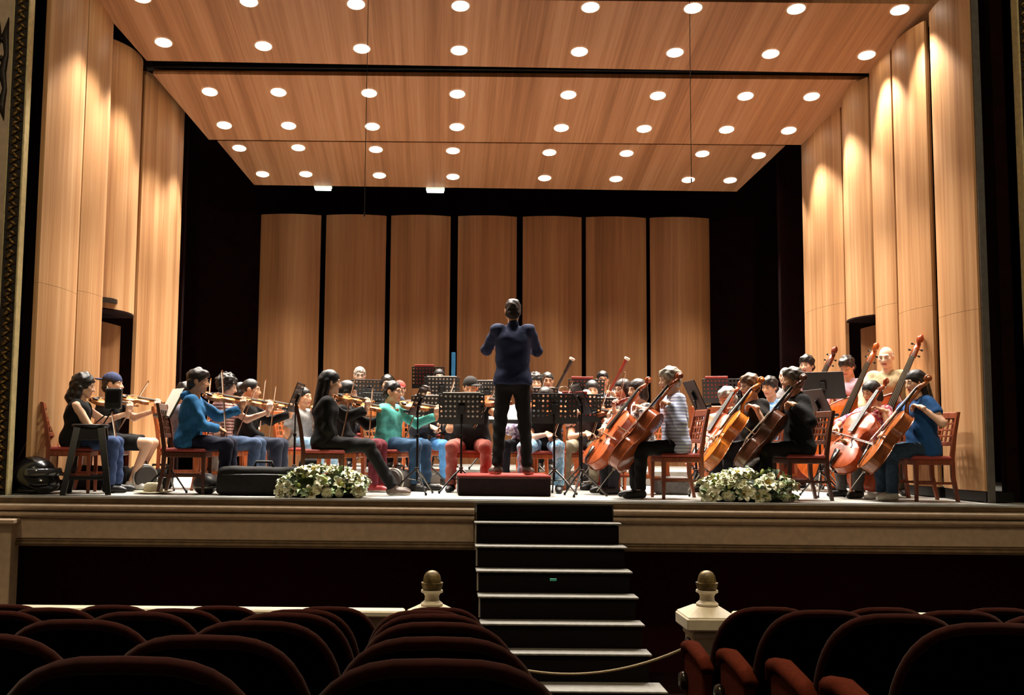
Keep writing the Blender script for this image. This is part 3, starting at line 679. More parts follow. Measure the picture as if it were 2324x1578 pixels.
    b.add([(bx-.002*s, -hw, top-.004*s), (bx-.002*s, hw, top-.004*s), (bx-.001*s, hw*.85, bh-.004*s), (bx-.001*s, 0, bh), (bx-.001*s, -hw*.85, bh-.004*s)]+[(bx+.002*s, -hw, top-.004*s), (bx+.002*s, hw, top-.004*s), (bx+.001*s, hw*.85, bh-.004*s), (bx+.001*s, 0, bh), (bx+.001*s, -hw*.85, bh-.004*s)],
          [(0, 1, 2, 3, 4), (9, 8, 7, 6, 5), (0, 5, 6, 1), (1, 6, 7, 2), (2, 7, 8, 3), (3, 8, 9, 4), (4, 9, 5, 0)]); res.append(('bridge', b.mesh('bridge', MAPLE)))
    b = MB(); b.tube([(.0, 0, Rb/2+.004*s), (.02*s, 0, top+.004*s), (bx-.055*s, 0, top+.012*s)], [.006*s, .011*s, .019*s], 6, flat=.35, upv=(0, 0, 1)); res.append(('tailpiece', b.mesh('tailpiece', EBONY, True)))
    b = MB()
    for k in range(4):
        y = (k-1.5)*.0095*s*(.75 if s > 1.5 else 1); b.tube([(bx-.055*s, y*.8, top+.014*s), (bx, y, bh), (nx1, y*.5, zt+.0125*s), (px+pl_*.5, y*.3, zt+.004*s)], .0007*s**.6, 4)
    o = ('strings', b.mesh('strings', STRING)); res.append(o)
    if kind in ('violin', 'viola'):
        b = MB(); b.lathe([(.0005, 0), (.03, .002), (.034, .008), (.026, .006), (.0005, .004)], (.04*s, -.038*s, top+.004), 12); b.box((.02*s, -.03*s, Rb/2), (.02, .012, Rb+A), bev=.003); res.append(('chin_rest', b.mesh('chin_rest', EBONY, True)))
    else:
        b = MB(); b.tube([(.0, 0, 0), (-EP, 0, 0)], [.006, .004], 6); b.lathe([(.014, -.02), (.018, .0)], (0, 0, 0), 8, Matrix.Rotation(R(90), 3, 'Y')); res.append(('endpin', b.mesh('endpin', STRING)))
    _FID[(kind, colr)] = res; return res
def place(name, parts, M, label, cat, group=None):
    t = bpy.data.objects.new(name, None); COL.objects.link(t); t.matrix_world = M; t.empty_display_size = .1; tag(t, label, cat, group)
    for nm, me in parts: link(nm, me, t, kind='stuff' if nm in ('strings',) else None)
    return t
def bow_meshes(kind):
    if ('bow', kind) in _FID: return _FID[('bow', kind)]
    L = {'violin': .74, 'viola': .74, 'cello': .71, 'bass': .68}[kind]; f = 1.0 if kind in ('violin', 'viola') else 1.5; STK = mat('bow_stick', '#8a5126' if f == 1 else '#3a2214', .35, var=.1)
    b = MB(); b.tube([(0, 0, 0), (L*.25, 0, -.004), (L*.6, 0, -.008), (L*.96, 0, -.002), (L, 0, -.004)], [.0052*f, .0050*f, .0045*f, .004*f, .003*f], 7); b.box((L*.985, 0, -.014), (.012, .008, .024), bev=.002)
    st_ = b.mesh('stick', STK, .8)
    b = MB(); b.box((L*.52, 0, -.023), (L*.92, .010, .0025)); hr = b.mesh('hair', mat('horsehair', '#efe6d2', .6, var=.04))
    b = MB(); b.box((.055, 0, -.014), (.05, .013, .022), bev=.003); b.lathe([(.006, -.012), (.0065, .012)], (-.008, 0, 0), 8, Matrix.Rotation(R(90), 3, 'Y')); fr = b.mesh('frog', EBONY)
    _FID[('bow', kind)] = [('stick', st_), ('hair', hr), ('frog', fr)]; return _FID[('bow', kind)]

# ================================================================ people
def ik(sh, wr, l1, l2, hint):
    sh, wr, hint = Vector(sh), Vector(wr), Vector(hint); d = wr-sh; L = d.length
    if L > l1+l2-.004: d *= (l1+l2-.004)/L; wr = sh+d; L = d.length
    u = d/L; x = (l1*l1-l2*l2+L*L)/(2*L); hgt = math.sqrt(max(l1*l1-x*x, 0)); p = hint-u*hint.dot(u); p = p.normalized() if p.length > 1e-5 else u.orthogonal().normalized()
    return sh+u*x+p*hgt, wr
def norm(*a): return Vector(a).normalized()
PEOPLE = []
_shoe = {}
def person(u, vt, d, yaw, label, short, pose='lap', top=('#222222', 'long'), bot=('#20222c', 'long'), skin='light', hr=('short', '#1c1510'), stand=False, fat=1.0, hy=0, hp_=8, lean=4, knee=.13, kf=.42, ff=0.0, shoe='#15110f', extra=(), head=0, ztop=None, bowv=None, bowq=.36, roll=None, zbase=0.0, tilt=0, roll_head=0, ab=0.0, eh=None):
    s3 = R(yaw); g = 1.0
    hx = P(u, vt, d)
    zt = (hx.z if ztop is None else ztop)-zbase
    ln = math.tan(R(lean))
    if stand: zt = min(max(zt, 1.55), 1.93); hz = zt*.525
    else: zt = min(max(zt, 1.18), 1.44); hz = .53
    nz = zt-.125-.145; ny = -ln*(nz-hz); hc = Vector((0, ny-.03, nz+.15))
    Rz = Matrix.Rotation(s3, 4, 'Z'); ho = Rz @ Vector((0, hc.y, 0))
    root = bpy.data.objects.new('person', None); COL.objects.link(root); root.empty_display_size = .2
    root.location = (hx.x-ho.x, YD(d)-ho.y, zbase); root.rotation_euler = (0, 0, s3); tag(root, label, 'person', None)
    MW = Matrix.Translation(root.location) @ Rz
    f = fat; ch = Vector((0, ny*.75, hz+(nz-hz)*.70)); sw = .165 if hr[0] in ('long', 'bob', 'wavy') else .182
    NB = Vector((0, ny, nz)); ShL = Vector((sw, ny+.015, nz-.065)); ShR = Vector((-sw, ny+.015, nz-.065))
    # legs
    if stand:
        sp = knee; hipL, hipR = Vector((.09, 0, hz-.02)), Vector((-.09, 0, hz-.02)); kL, kR = Vector((sp*.85, -.03, hz*.53)), Vector((-sp*.85, -.03, hz*.53)); aL, aR = Vector((sp, .0, .085)), Vector((-sp, .0, .085))
    else:
        hipL, hipR = Vector((.09, -.0, hz)), Vector((-.09, -.0, hz)); kL, kR = Vector((knee, -kf, .515)), Vector((-knee, -kf, .515)); aL, aR = Vector((knee*1.05, -kf-.02-ff*1.0+ab, .085)), Vector((-knee*1.05, -kf+.02-ff+ab*.7, .085))
    tL, tR = Vector((.45, -1, 0)).normalized() if stand else Vector((.14, -1, 0)).normalized(), (Vector((-.45, -1, 0)) if stand else Vector((-.14, -1, 0))).normalized()
    # arms and what they hold
    LU, LF = .285, .255
    held = []; desc = short
    hand_k = {'L': HAND_CURL, 'R': HAND_GRIP}
    if pose in ('violin', 'viola'):
        L = KINDS[pose][0]; dr = norm(.62, -.78, -.10+tilt); O = NB+Vector((.085, -.075, .005)); nm = Vector((-.38, -.06, .92)); nm = (nm-dr*nm.dot(dr)).normalized(); sd = nm.cross(dr)
        MI = basis(O, dr, z=nm); N = O+dr*(L+.085)
        lw = N-nm*.075-sd*.045+dr*.01; lh = basis(lw, nm*.9+sd*.12, z=-sd)
        b_ = norm(*(bowv or (.32, .0, .95))); q = bowq; Cp = O+dr*(L*.62)+nm*.052; H = Cp-b_*q
        rw = H+Vector((-.055, .075, .035)); rh = basis(rw, H-rw, z=(-.4, -.1, .9)); hints = ((.35, -.1, -1), (-.8, .25, -.35))
        bz = nm-b_*nm.dot(b_); held = [(pose, MI), (pose+'_bow', basis(H-b_*.05, b_, z=bz))]
    elif pose == 'cello':
        O = Vector((.03, -.68, .305)); uu = norm(.10, .60, .79); rl = R(20 if roll is None else roll); n0 = Vector((0, -.79, .6)); n0 = (n0-uu*n0.dot(uu)).normalized(); nm = Matrix.Rotation(rl, 3, uu) @ n0
        sd = uu.cross(nm); MI = basis(O, uu, z=nm); N = O+uu*(.755+.10)
        lw = N-nm*.03+sd*.075+uu*-.02; lw = lw+Vector((.03, .03, .02)); lh = basis(lw, (N+nm*.02)-lw+uu*.02, z=-(nm*-.5+sd*.0)+Vector((.3, .5, .1))); hints = (eh or (.5, -.3, -1), (-1, .1, -.25))
        Cp = O+uu*.40+nm*.085; b_ = (sd*.93+uu*-.12+nm*.1).normalized() if bowv is None else norm(*bowv); H = Cp-b_*bowq*.75; rw = H+Vector((-.03, .085, .045)); rh = basis(rw, H-rw, z=(-.3, -.3, .9))
        bz = nm-b_*nm.dot(b_); held = [('cello', MI), ('cello_bow', basis(H-b_*.05, b_, z=bz))]
    elif pose == 'bass':
        O = Vector((-.22, -.48, .11)); uu = norm(.33, .23, .91); rl = R(18 if roll is None else roll); n0 = Vector((0, -.9, .36)); n0 = (n0-uu*n0.dot(uu)).normalized(); nm = Matrix.Rotation(rl, 3, uu) @ n0; sd = uu.cross(nm)
        MI = basis(O, uu, z=nm); N = O+uu*(1.12+.26); lw = N-nm*.02+sd*.09-uu*.03; lh = basis(lw, N-lw+nm*.03, z=(.2, .6, .4)); hints = ((1, .3, -.2), (-1, .2, -.2))
        Cp = O+uu*.62+nm*.15; b_ = (sd*.95-uu*.15).normalized(); H = Cp-b_*.22; rw = H+Vector((-.04, .08, .05)); rh = basis(rw, H-rw, z=(-.3, -.3, .9))
        held = [('bass', MI), ('bass_bow', basis(H-b_*.05, b_, z=nm))]
    elif pose == 'bassoon':
        A = Vector((-.20, -.12, hz-.0)); B = Vector((.26, -.36, nz+.34)); uu = (B-A).normalized(); MI = basis(A, uu, y=(1, 0, 0))
        lw = A+uu*.62+Vector((.07, .05, -.02)); rw = A+uu*.33+Vector((-.05, .06, -.02)); lh = basis(lw, (A+uu*.66)-lw, z=(.6, .3, .6)); rh = basis(rw, (A+uu*.36)-rw, z=(-.6, .3, .6)); hints = ((.8, .2, -.6), (-.8, .2, -.6)); held = [('bassoon', MI)]
    elif pose == 'conduct':
        lw = Vector((.22, -.40, nz-.20)); rw = Vector((-.24, -.40, nz-.25)); lh = basis(lw, (-.3, -.9, .25), z=(.3, 0, 1)); rh = basis(rw, (.3, -.9, .3), z=(-.3, 0, 1)); hints = ((.8, .3, -1.5), (-.8, .3, -1.6)); hand_k['L'] = HAND_REST
        held = [('baton', basis(rw+Vector((.03, -.08, .01)), (.25, -.9, .35), y=(1, 0, 0)))]
    elif pose == 'flute':
        lw = Vector((.02, -.24, nz-.02)); rw = Vector((-.26, -.17, nz-.03)); lh = basis(lw, (-.2, -.5, .8), z=(0, 1, .3)); rh = basis(rw, (.2, -.7, .5), z=(0, .4, 1)); hints = ((.6, 0, -1), (-1, .1, -.6)); held = []
    else:
        lw = Vector((.10, -.30, hz+.15)); rw = Vector((-.10, -.30, hz+.15)); lh = basis(lw, (-.4, -.8, -.2), z=(.2, 0, 1)); rh = basis(rw, (.4, -.8, -.2), z=(-.2, 0, 1)); hints = ((.7, .3, -.8), (-.7, .3, -.8)); hand_k = {'L': HAND_REST, 'R': HAND_REST}
    eL, lw2 = ik(ShL, lw, LU, LF, hints[0]); eR, rw2 = ik(ShR, rw, LU, LF, hints[1])
    lh.translation = lw2; rh.translation = rw2
    # skin body
    T = lambda q: tuple(q)
    def torso(s, pad):
        s.cap((-.075*f, 0, hz+.005), (.075*f, 0, hz+.005), .108*f+pad*1.7, None, .05)
        for sx in (-1, 1):
            s.cap((sx*.062*f, .0-ny*0+ny*.1, hz+.06), (sx*.075*f, ch.y, ch.z), .098*f+pad, .105+pad, .05)
            s.cap((sx*.05*f, ch.y+.01, ch.z), (sx*(sw-.045), ny+.015, nz-.075), .098+pad, .062+pad, .05)
        if f > 1.12: s.ell((0, -.075*f, hz+.17), (.15*f+pad, .12*f+pad, .17+pad), .06)
    def arm(s, S, E, Wr, pad, upto=2.0, k=.03, wr=.0):
        S, E, Wr = Vector(S), Vector(E), Vector(Wr)
        if upto >= 1: s.cap(S, E, .052*min(f, 1.1)+pad, .040+pad+wr*.5, k)
        else:
            q = S.lerp(E, upto); s.cap(S, q+(q-S).normalized()*.04, .054*min(f, 1.1)+pad, .05+pad+wr, k, cut=(np.array(q), np.array((E-S).normalized())))
        if upto > 1:
            t = upto-1; q = E.lerp(Wr, min(t, 1)); ax = (Wr-E).normalized()
            s.cap(E, q+ax*(.03 if pad else 0), .040+pad+wr*.5, (.040-.013*t)+pad+wr, k, cut=(np.array(q), np.array(ax)) if pad else None)
    B = SDF(.03); torso(B, 0); B.cap(NB-Vector((0, -.01, .06)), NB+Vector((0, -.005, .07)), .062, .052)
    arm(B, ShL, eL, lw2, 0); arm(B, ShR, eR, rw2, 0)
    for h_, k_, a_ in ((hipL, kL, aL), (hipR, kR, aR)): B.cap(h_, k_, .083, .058, .04).cap(k_, a_, .056, .037, .02)
    MH = Matrix.Translation(hc) @ Matrix.Rotation(R(hy), 4, 'Z') @ Matrix.Rotation(R(roll_head), 4, 'Y') @ Matrix.Rotation(R(hp_), 4, 'X')
    mirror = Matrix.Scale(-1, 4, (0, 1, 0))
    VB, QB = B.mesh(.021)
    me = np_mesh('body', [(VB, QB), xf(HEADS[head], MH), xf(hand_k['L'], lh @ mirror), xf(hand_k['R'], rh)], [SKIN[skin], LIPS]); link('body', me, root)
    # clothes
    upto = {'long': 1.93, 'mid': 1.15, 'short': .62, 'none': .0}[top[1]]; TM = fabric(top[0], pat=top[2] if len(top) > 2 else None, col2=top[3] if len(top) > 3 else None)
    S = SDF(.03); torso(S, .017); ph = random.uniform(0, 6)
    if upto > 0:
        arm(S, ShL, eL, lw2, .013, upto, .03, .008); arm(S, ShR, eR, rw2, .013, upto, .03, .008)
    S.cap(NB+Vector((0, .012, -.05)), NB+Vector((0, .012, -.005)), .066, .064, .02, cut=(np.array(NB+Vector((0, 0, -.004))), V3(0, -.35, .94)))
    if 'collar' in extra: S.cap(NB+Vector((0, .014, -.02)), NB+Vector((0, .014, .015)), .068, .066, .008, cut=(np.array(NB+Vector((0, 0, .004))), V3(0, -.45, .9)))
    if 'hood' in extra: S.ell(NB+Vector((0, .085, -.01)), (.13, .065, .06), .02)
    S.post = lambda X, Y, Z: .0058*np.sin(31*Z+9*X+ph+3*np.sin(14*Y))*np.sin(17*X-12*Y+1.3*ph)+.003*np.sin(50*Z+22*Y+19*X+ph)
    hem = hz-(.075 if not stand else .03)
    V, Q = S.mesh(.0185, clip=[(V3(0, 0, hem), V3(0, 0, -1))]); link('shirt', np_mesh('shirt', [(V, Q)], TM), root)
    BMt = fabric(bot[0], pat=bot[2] if len(bot) > 2 else None, col2=bot[3] if len(bot) > 3 else None); G = SDF(.03); G.cap((-.075*f, 0, hz+.0), (.075*f, 0, hz+.0), .112*f, None, .04)
    if stand: G.cap((-.06*f, 0, hz+.07), (.06*f, 0, hz+.07), .102*f, None, .04)
    for h_, k_, a_ in ((hipL, kL, aL), (hipR, kR, aR)):
        if bot[1] == 'long':
            dn = (a_-k_).normalized(); e = a_-dn*.0; G.cap(h_, k_, .097, .070, .035).cap(k_, e+dn*.03, .069, .058, .03, cut=(np.array(e), np.array(dn)))
        else:
            q = h_.lerp(k_, .80); G.cap(h_, q+(k_-h_)*.1, .098, .088, .035, cut=(np.array(q), np.array((k_-h_).normalized())))
    G.post = lambda X, Y, Z: .005*np.sin(37*Z+16*Y+ph)*np.sin(20*X+11*Z)+.003*np.sin(52*Z+40*Y+15*X)
    V, Q = G.mesh(.0185); link('trousers' if bot[1] == 'long' else 'shorts', np_mesh('trousers', [(V, Q)], BMt), root)
    if shoe not in _shoe: _shoe[shoe] = np_mesh('shoe', [SHOE], [mat('shoe_'+shoe, shoe, .5, var=.1), mat('sole_pale', '#d6d0c2', .6) if shoe not in ('#15110f',) else mat('sole_dark', '#1d1815', .7)])
    for a_, t_ in ((aL, tL), (aR, tR)):
        o = link('shoe', _shoe[shoe], root); o.matrix_local = basis((a_.x, a_.y, a_.z-.085), (-t_.y, t_.x, 0), z=(0, 0, 1))
    # head parts
    HM = mat('hair_'+hr[1], hr[1], .5, var=.25, scale=45, bump=.25, spec=.4) if hr[0] != 'bald' else mat('hair_#8d8378', '#8d8378', .6)
    def onhead(nm, me): o = link(nm, me, root); o.matrix_local = MH; return o
    if hr[0] in HAIR:
        key = 'hairmesh_'+hr[0]+hr[1]
        if key not in _F: _F[key] = np_mesh('hair', [HAIR[hr[0]]], HM)
        onhead('hair', _F[key])
    for sx in (-1, 1):
        o = link('eye', EYE_ME, root); o.matrix_local = MH @ Matrix.Translation((sx*.032, -.0795, .007)) @ Matrix.Diagonal((1, 1, .6, 1))
        o = link('eyebrow', brow_me(HM), root); o.matrix_local = MH @ Matrix.Translation((sx*.033, -.0885, .033)) @ Matrix.Scale(sx, 4, (1, 0, 0))
    if 'glasses' in extra: onhead('glasses', GLASS_ME)
    for e in extra:
        if isinstance(e, tuple) and e[0] == 'cap': onhead('cap', np_mesh('cap', cap_mesh(e[2]), fabric(e[1])))
        if e == 'beard':
            q = SDF(.015); q.cap((0, -.045, -.06), (0, -.066, -.098), .05, .03).cap((-.06, -.0, -.03), (-.03, -.06, -.08), .02, .03).cap((.06, -.0, -.03), (.03, -.06, -.08), .02, .03)
            onhead('beard', np_mesh('beard', [q.mesh(.009, clip=[(V3(0, 0, -.05), V3(0, 0, 1))])], HM))
        if e == 'mask':
            q = SDF(.015); q.ell((0, -.062, -.05), (.058, .048, .048)); onhead('face_mask', np_mesh('face_mask', [q.mesh(.008)], fabric('#d8d6d0')))
        if e == 'headphones':
            onhead('headphones', hp.mesh('headphones', BM, True))
        if isinstance(e, tuple) and e[0] == 'watch':
            b = MB(); q = lw2.lerp(eL, .12); ax = (lw2-eL).normalized(); b.tube([q-ax*.012, q+ax*.012], .036, 12); b.box(q+Vector((0, -.03, .02)), (.03, .012, .03)); b.build('wristwatch', mat('watch_strap', '#15110e', .4), root)
    # what is held: things of their own
    out = {}
    for nm, ML in held:
        W = MW @ ML
        if nm in ('violin', 'viola', 'cello', 'bass'):
            c_ = [e[1] for e in extra if isinstance(e, tuple) and e[0] == 'wood']; c_ = c_[0] if c_ else {'violin': '#bd7a42', 'viola': '#a0562a', 'cello': '#a85a26', 'bass': '#b0501c'}[nm]
            out[nm] = place({'bass': 'double_bass'}.get(nm, nm), fiddle_meshes(nm, c_), W, '%s played by the %s' % ({'bass': 'double bass', 'violin': 'varnished violin', 'viola': 'varnished viola', 'cello': 'varnished cello'}[nm], short), {'bass': 'double bass'}.get(nm, nm), {'violin': 'violins', 'viola': 'violas', 'cello': 'cellos', 'bass': 'double basses'}[nm])
        elif nm.endswith('_bow'):
            k_ = nm[:-4]; place(('double_bass' if k_ == 'bass' else k_)+'_bow', bow_meshes(k_), W, 'wooden %s bow in the right hand of the %s' % (k_, short), 'bow', 'string players\' bows')
        elif nm == 'baton':
            b = MB(); b.tube([(0, 0, 0), (.36, 0, 0)], [.003, .0012], 6); m1 = b.mesh('shaft', mat('baton_white', '#e9e2d2', .4)); b = MB(); b.lathe([(.0005, -.03), (.009, -.018), (.008, .01), (.003, .03)], n=10, M=Matrix.Rotation(R(90), 3, 'Y')); place('baton', [('shaft', m1), ('handle', b.mesh('handle', MAPLE, True))], W, 'thin white baton held in front of the conductor', 'baton')
        elif nm == 'bassoon':
            c_ = [e[1] for e in extra if isinstance(e, tuple) and e[0] == 'wood'][0]; WM = varnish(c_)
            b = MB(); b.tube([(0, 0, 0), (.45, 0, 0)], [.032, .030], 12); m1 = b.mesh('boot_joint', WM, .8)
            b = MB(); b.tube([(.45, 0, 0), (.96, .0, 0)], [.021, .019], 12); m2 = b.mesh('long_joint', WM, .8)
            b = MB(); b.tube([(.96, 0, 0), (1.0, 0, 0), (1.16, 0, 0)], [.026, .024, .030], 14); m3 = b.mesh('bell_joint', WM, .8)
            b = MB(); b.lathe([(.030, 1.155), (.040, 1.165), (.041, 1.19), (.036, 1.192), (.0005, 1.185)], n=18, M=Matrix.Rotation(R(90), 3, 'Y')); m4 = b.mesh('bell_ring', mat('ivory_ring', '#f2ead6', .3, var=.03), .7)
            b = MB(); b.tube([(.45, .03, 0), (.62, .03, 0), (.74, .05, .03), (.78, .12, .06), (.76, .17, .06)], [.012, .011, .006, .004, .003], 8); m5 = b.mesh('bocal', CHROME, True)
            b = MB()
            for i in range(9): b.lathe([(.0005, -.003), (.012, -.003), (.012, .003), (.0005, .004)], (.1+i*.09, .0, .033), 8)
            b.tube([(.08, .02, .034), (.9, .018, .024)], .003, 5); m6 = b.mesh('keys', CHROME, .6)
            t = place('bassoon', [('boot_joint', m1), ('long_joint', m2), ('bell_joint', m3), ('bell_ring', m4), ('bocal', m5)], W, '%s bassoon with white bell ring raised by the %s' % (dict(extra_name).get(c_, 'wooden'), short), 'bassoon', 'bassoons'); link('keys', m6, t, kind='stuff')
    PEOPLE.append((root, short, MW, stand, yaw, zbase)); return root
extra_name = [('#1d1712', 'dark'), ('#8c2a1c', 'red-brown')]

# ================================================================ chairs
CW = {'brown': mat('chair_wood', '#8a4326', .38, var=.2, scale=9, stretch=(4, 4, .6)), 'orange': mat('chair_wood_lit', '#b8602f', .38, var=.2, scale=9, stretch=(4, 4, .6)), 'dark': mat('chair_wood_dark', '#5b2f1b', .4, var=.2, scale=9, stretch=(4, 4, .6))}  # orange copy of the chair wood paints it as brightly lit
CUSH = mat('seat_red', '#a8453a', .8, var=.12, scale=50)
_CH = {}
def chair_parts(wd):
    if wd in _CH: return _CH[wd]
    m = CW[wd]; r = []
    b = MB(); b.box((0, -.01, .405), (.42, .42, .055), bev=.008); r.append(('seat_frame', b.mesh('seat_frame', m)))
    b = MB(); b.box((0, -.015, .45), (.425, .42, .045), bev=.018); r.append(('seat_cushion', b.mesh('seat_cushion', CUSH, .8)))
    for sx in (-1, 1):
        b = MB(); b.add([(sx*.19+a*.020, -.20+c*.020, .40) for a, c in ((-1, -1), (1, -1), (1, 1), (-1, 1))]+[(sx*.19+a*.014, -.205+c*.014, 0) for a, c in ((-1, -1), (1, -1), (1, 1), (-1, 1))], [(0, 1, 2, 3), (7, 6, 5, 4), (0, 4, 5, 1), (1, 5, 6, 2), (2, 6, 7, 3), (3, 7, 4, 0)]); me = b.mesh('leg', m); fixn(me); r.append(('leg', me))
        b = MB(); pts = [(sx*.185, .255, 0), (sx*.19, .205, .25), (sx*.19, .20, .45), (sx*.19, .235, .70), (sx*.19, .285, .93)]
        for i in range(4):
            p, q = Vector(pts[i]), Vector(pts[i+1]); w0 = (.015, .02, .021, .019, .016)[i]; w1 = (.015, .02, .021, .019, .016)[i+1]
            b.add([(p.x+a*.017, p.y+c*w0, p.z) for a, c in ((-1, -1), (1, -1), (1, 1), (-1, 1))]+[(q.x+a*.017, q.y+c*w1, q.z) for a, c in ((-1, -1), (1, -1), (1, 1), (-1, 1))], [(3, 2, 1, 0), (4, 5, 6, 7), (0, 1, 5, 4), (1, 2, 6, 5), (2, 3, 7, 6), (3, 0, 4, 7)])
        r.append(('leg', b.mesh('leg', m)))
    th = math.atan2(.05, .23); MX = Matrix.Rotation(-th, 3, 'X')
    b = MB(); b.box((0, .276, .893), (.37, .022, .075), MX, bev=.008); r.append(('top_rail', b.mesh('top_rail', m)))
    b = MB(); b.box((0, .222, .60), (.37, .02, .045), MX, bev=.006); r.append(('lower_rail', b.mesh('lower_rail', m)))
    for k in range(4):
        b = MB(); x = -.12+k*.08; b.box((x, .249, .74), (.026, .012, .26), MX, bev=.003); r.append(('back_slat', b.mesh('back_slat', m)))
    for k in range(3):
        b = MB(); z = .68+k*.065; b.box((0, .249+(z-.74)*.217, z), (.34, .012, .02), MX, bev=.003); r.append(('cross_slat', b.mesh('cross_slat', m)))
    for sx in (-1, 1):
        b = MB(); b.box((sx*.187, .01, .19), (.018, .40, .026)); r.append(('stretcher', b.mesh('stretcher', m)))
    _CH[wd] = r; return r
def chair(x, y, yaw, label, wd='brown', z=0, sc=1.0):
    t = bpy.data.objects.new('wooden_chair', None); COL.objects.link(t); t.location = (x, y, z); t.rotation_euler = (0, 0, R(yaw)); t.scale = (sc, sc, sc); tag(t, label, 'chair', 'orchestra chairs')
    for nm, me in chair_parts(wd): link(nm, me, t)
    return t
# ================================================================ music stands
DESKM = mat('stand_black', '#12100f', .45, metal=.2, var=.2, scale=30); DESKB = mat('stand_brown', '#3a2a26', .5, var=.2, scale=20)
PAPER = mat('paper', '#efe9dc', .7, var=.03, scale=60)
def desk_mesh(nm, m, w=.50, h=.34, nx=10, ny=6, solid=False):
    b = MB(); t = .0022
    if solid: b.box((0, 0, h/2), (w, t*2, h), bev=.001)
    else:
        cw, chh = w/nx, h/ny; vs = []; fs = []; r = min(cw, chh)*.27
        for i in range(nx):
            for j in range(ny):
                cx, cz = -w/2+cw*(i+.5), chh*(j+.5); hole = not (i in (4, 5) and j < 2) and not (j == 0)
                o = len(vs); sq = [(cx-cw/2, cz-chh/2), (cx, cz-chh/2), (cx+cw/2, cz-chh/2), (cx+cw/2, cz), (cx+cw/2, cz+chh/2), (cx, cz+chh/2), (cx-cw/2, cz+chh/2), (cx-cw/2, cz)]
                vs += [(x, 0, z) for x, z in sq]
                if hole:
                    vs += [(cx+r*math.cos(-3*math.pi/4+k*math.pi/4), 0, cz+r*math.sin(-3*math.pi/4+k*math.pi/4)) for k in range(8)]
                    fs += [(o+k, o+(k+1) % 8, o+8+(k+1) % 8, o+8+k) for k in range(8)]
                else: fs.append(tuple(range(o, o+8)))
        b.add(vs, fs)
    b.box((0, .03, -.002), (w, .06, .004)); b.box((0, .058, .012), (w, .004, .028))
    for x in (-w/2, w/2): b.box((x, 0, h/2), (.006, .008, h))
    b.box((0, 0, h), (w, .008, .006))
    return b.mesh(nm, m)
_D = {}
for wd_ in (.50, .40): _D[('black', wd_)] = desk_mesh('desk', DESKM, wd_)
_D[('solid', .50)] = desk_mesh('desk', DESKM, .5, solid=True); _D[('solid', .40)] = desk_mesh('desk', DESKM, .4, solid=True); _D[('brown', .50)] = desk_mesh('desk', DESKB, .5, solid=True); _D[('brown', .40)] = desk_mesh('desk', DESKB, .4, solid=True)
def music_stand(u, vt, d, yaw, label, wd=.50, style='black', tilt=18, paper=None, folder=False, paper_label=None, zb=0.0):
    pt = P(u, vt, d); x, y = pt.x, YD(d); zt = pt.z-zb; zc = zt-.34*math.cos(R(tilt)); t = thing('music_stand', label, 'music stand', (x, y, zb), R(yaw), 'music stands')
    MT = Matrix.Rotation(R(tilt), 4, 'X')
    o = link('desk', _D[(style, wd)], t); o.location = (0, .02+.10*math.sin(R(tilt)), zc); o.rotation_euler = (R(tilt), 0, 0)
    b = MB(); b.box((0, -.022, .17), (.07, .03, .11), bev=.008); b.tube([(0, -.02, .12), (0, -.045, .03)], .012, 8); e = b.build('desk_bracket', BM, t); e.matrix_local = o.matrix_local.copy() if False else Matrix.Translation(o.location) @ MT
    b = MB(); b.tube([(0, 0, .14), (0, 0, .62)], .0125, 10); b.tube([(0, 0, .60), (0, 0, zc+.1)], .0085, 10); b.build('pole', BM, t, smooth=.8)
    b = MB(); b.lathe([(.0125, .60), (.02, .605), (.02, .64), (.0085, .645)], n=10); b.box((.03, 0, .622), (.03, .01, .018), bev=.003); b.build('clamp_knob', BM, t, smooth=.6)
    b = MB(); b.lathe([(.013, .24), (.024, .245), (.024, .285), (.013, .29)], n=10); b.build('hub', mat('worn_steel', '#5c5650', .35, metal=.8), t, smooth=.6)
    for k in range(3):
        a = R(90+120*k); b = MB(); b.tube([(.015*math.cos(a), .015*math.sin(a), .262), (.12*math.cos(a), .12*math.sin(a), .17), (.27*math.cos(a), .27*math.sin(a), .012)], [.011, .010, .009], 7); b.tube([(.012*math.cos(a), .012*math.sin(a), .15), (.12*math.cos(a), .12*math.sin(a), .165)], .006, 5); b.lathe([(.012, 0), (.013, .02), (.009, .03)], (.27*math.cos(a), .27*math.sin(a), 0), 8); b.build('leg', BM if (k+int(u)) % 3 else mat('worn_steel', '#5c5650', .35, metal=.8), t, smooth=.8)
    MW = Matrix.Translation((x, y, zb)) @ Matrix.Rotation(R(yaw), 4, 'Z') @ Matrix.Translation(o.location) @ MT
    if paper:
        w_, h_ = paper; b = MB(); 
        for k, (sx, zz) in enumerate(((-1, 0), (1, .004))): b.box((sx*w_/4, .008, .006+h_/2+zz), (w_/2-.002, .006, h_), bev=.002)
        q = b.mesh('sheet_music', PAPER); o2 = link('sheet_music', q); o2.matrix_world = MW; tag(o2, paper_label or ('open white sheet music on the '+label.replace('black ', '', 1)), 'sheet music', 'sheet music')
    if folder:
        b = MB(); b.box((-.06, .014, .006+.185), (.30, .014, .37), bev=.004); q = b.mesh('folder', mat('folder_red', '#b0392f', .6)); o2 = link('music_folder', q); o2.matrix_world = MW; tag(o2, 'red music folder propped on the '+label.replace('black ', '', 1), 'folder', 'red folders')
    return t

# ================================================================ the orchestra
random.seed(11)
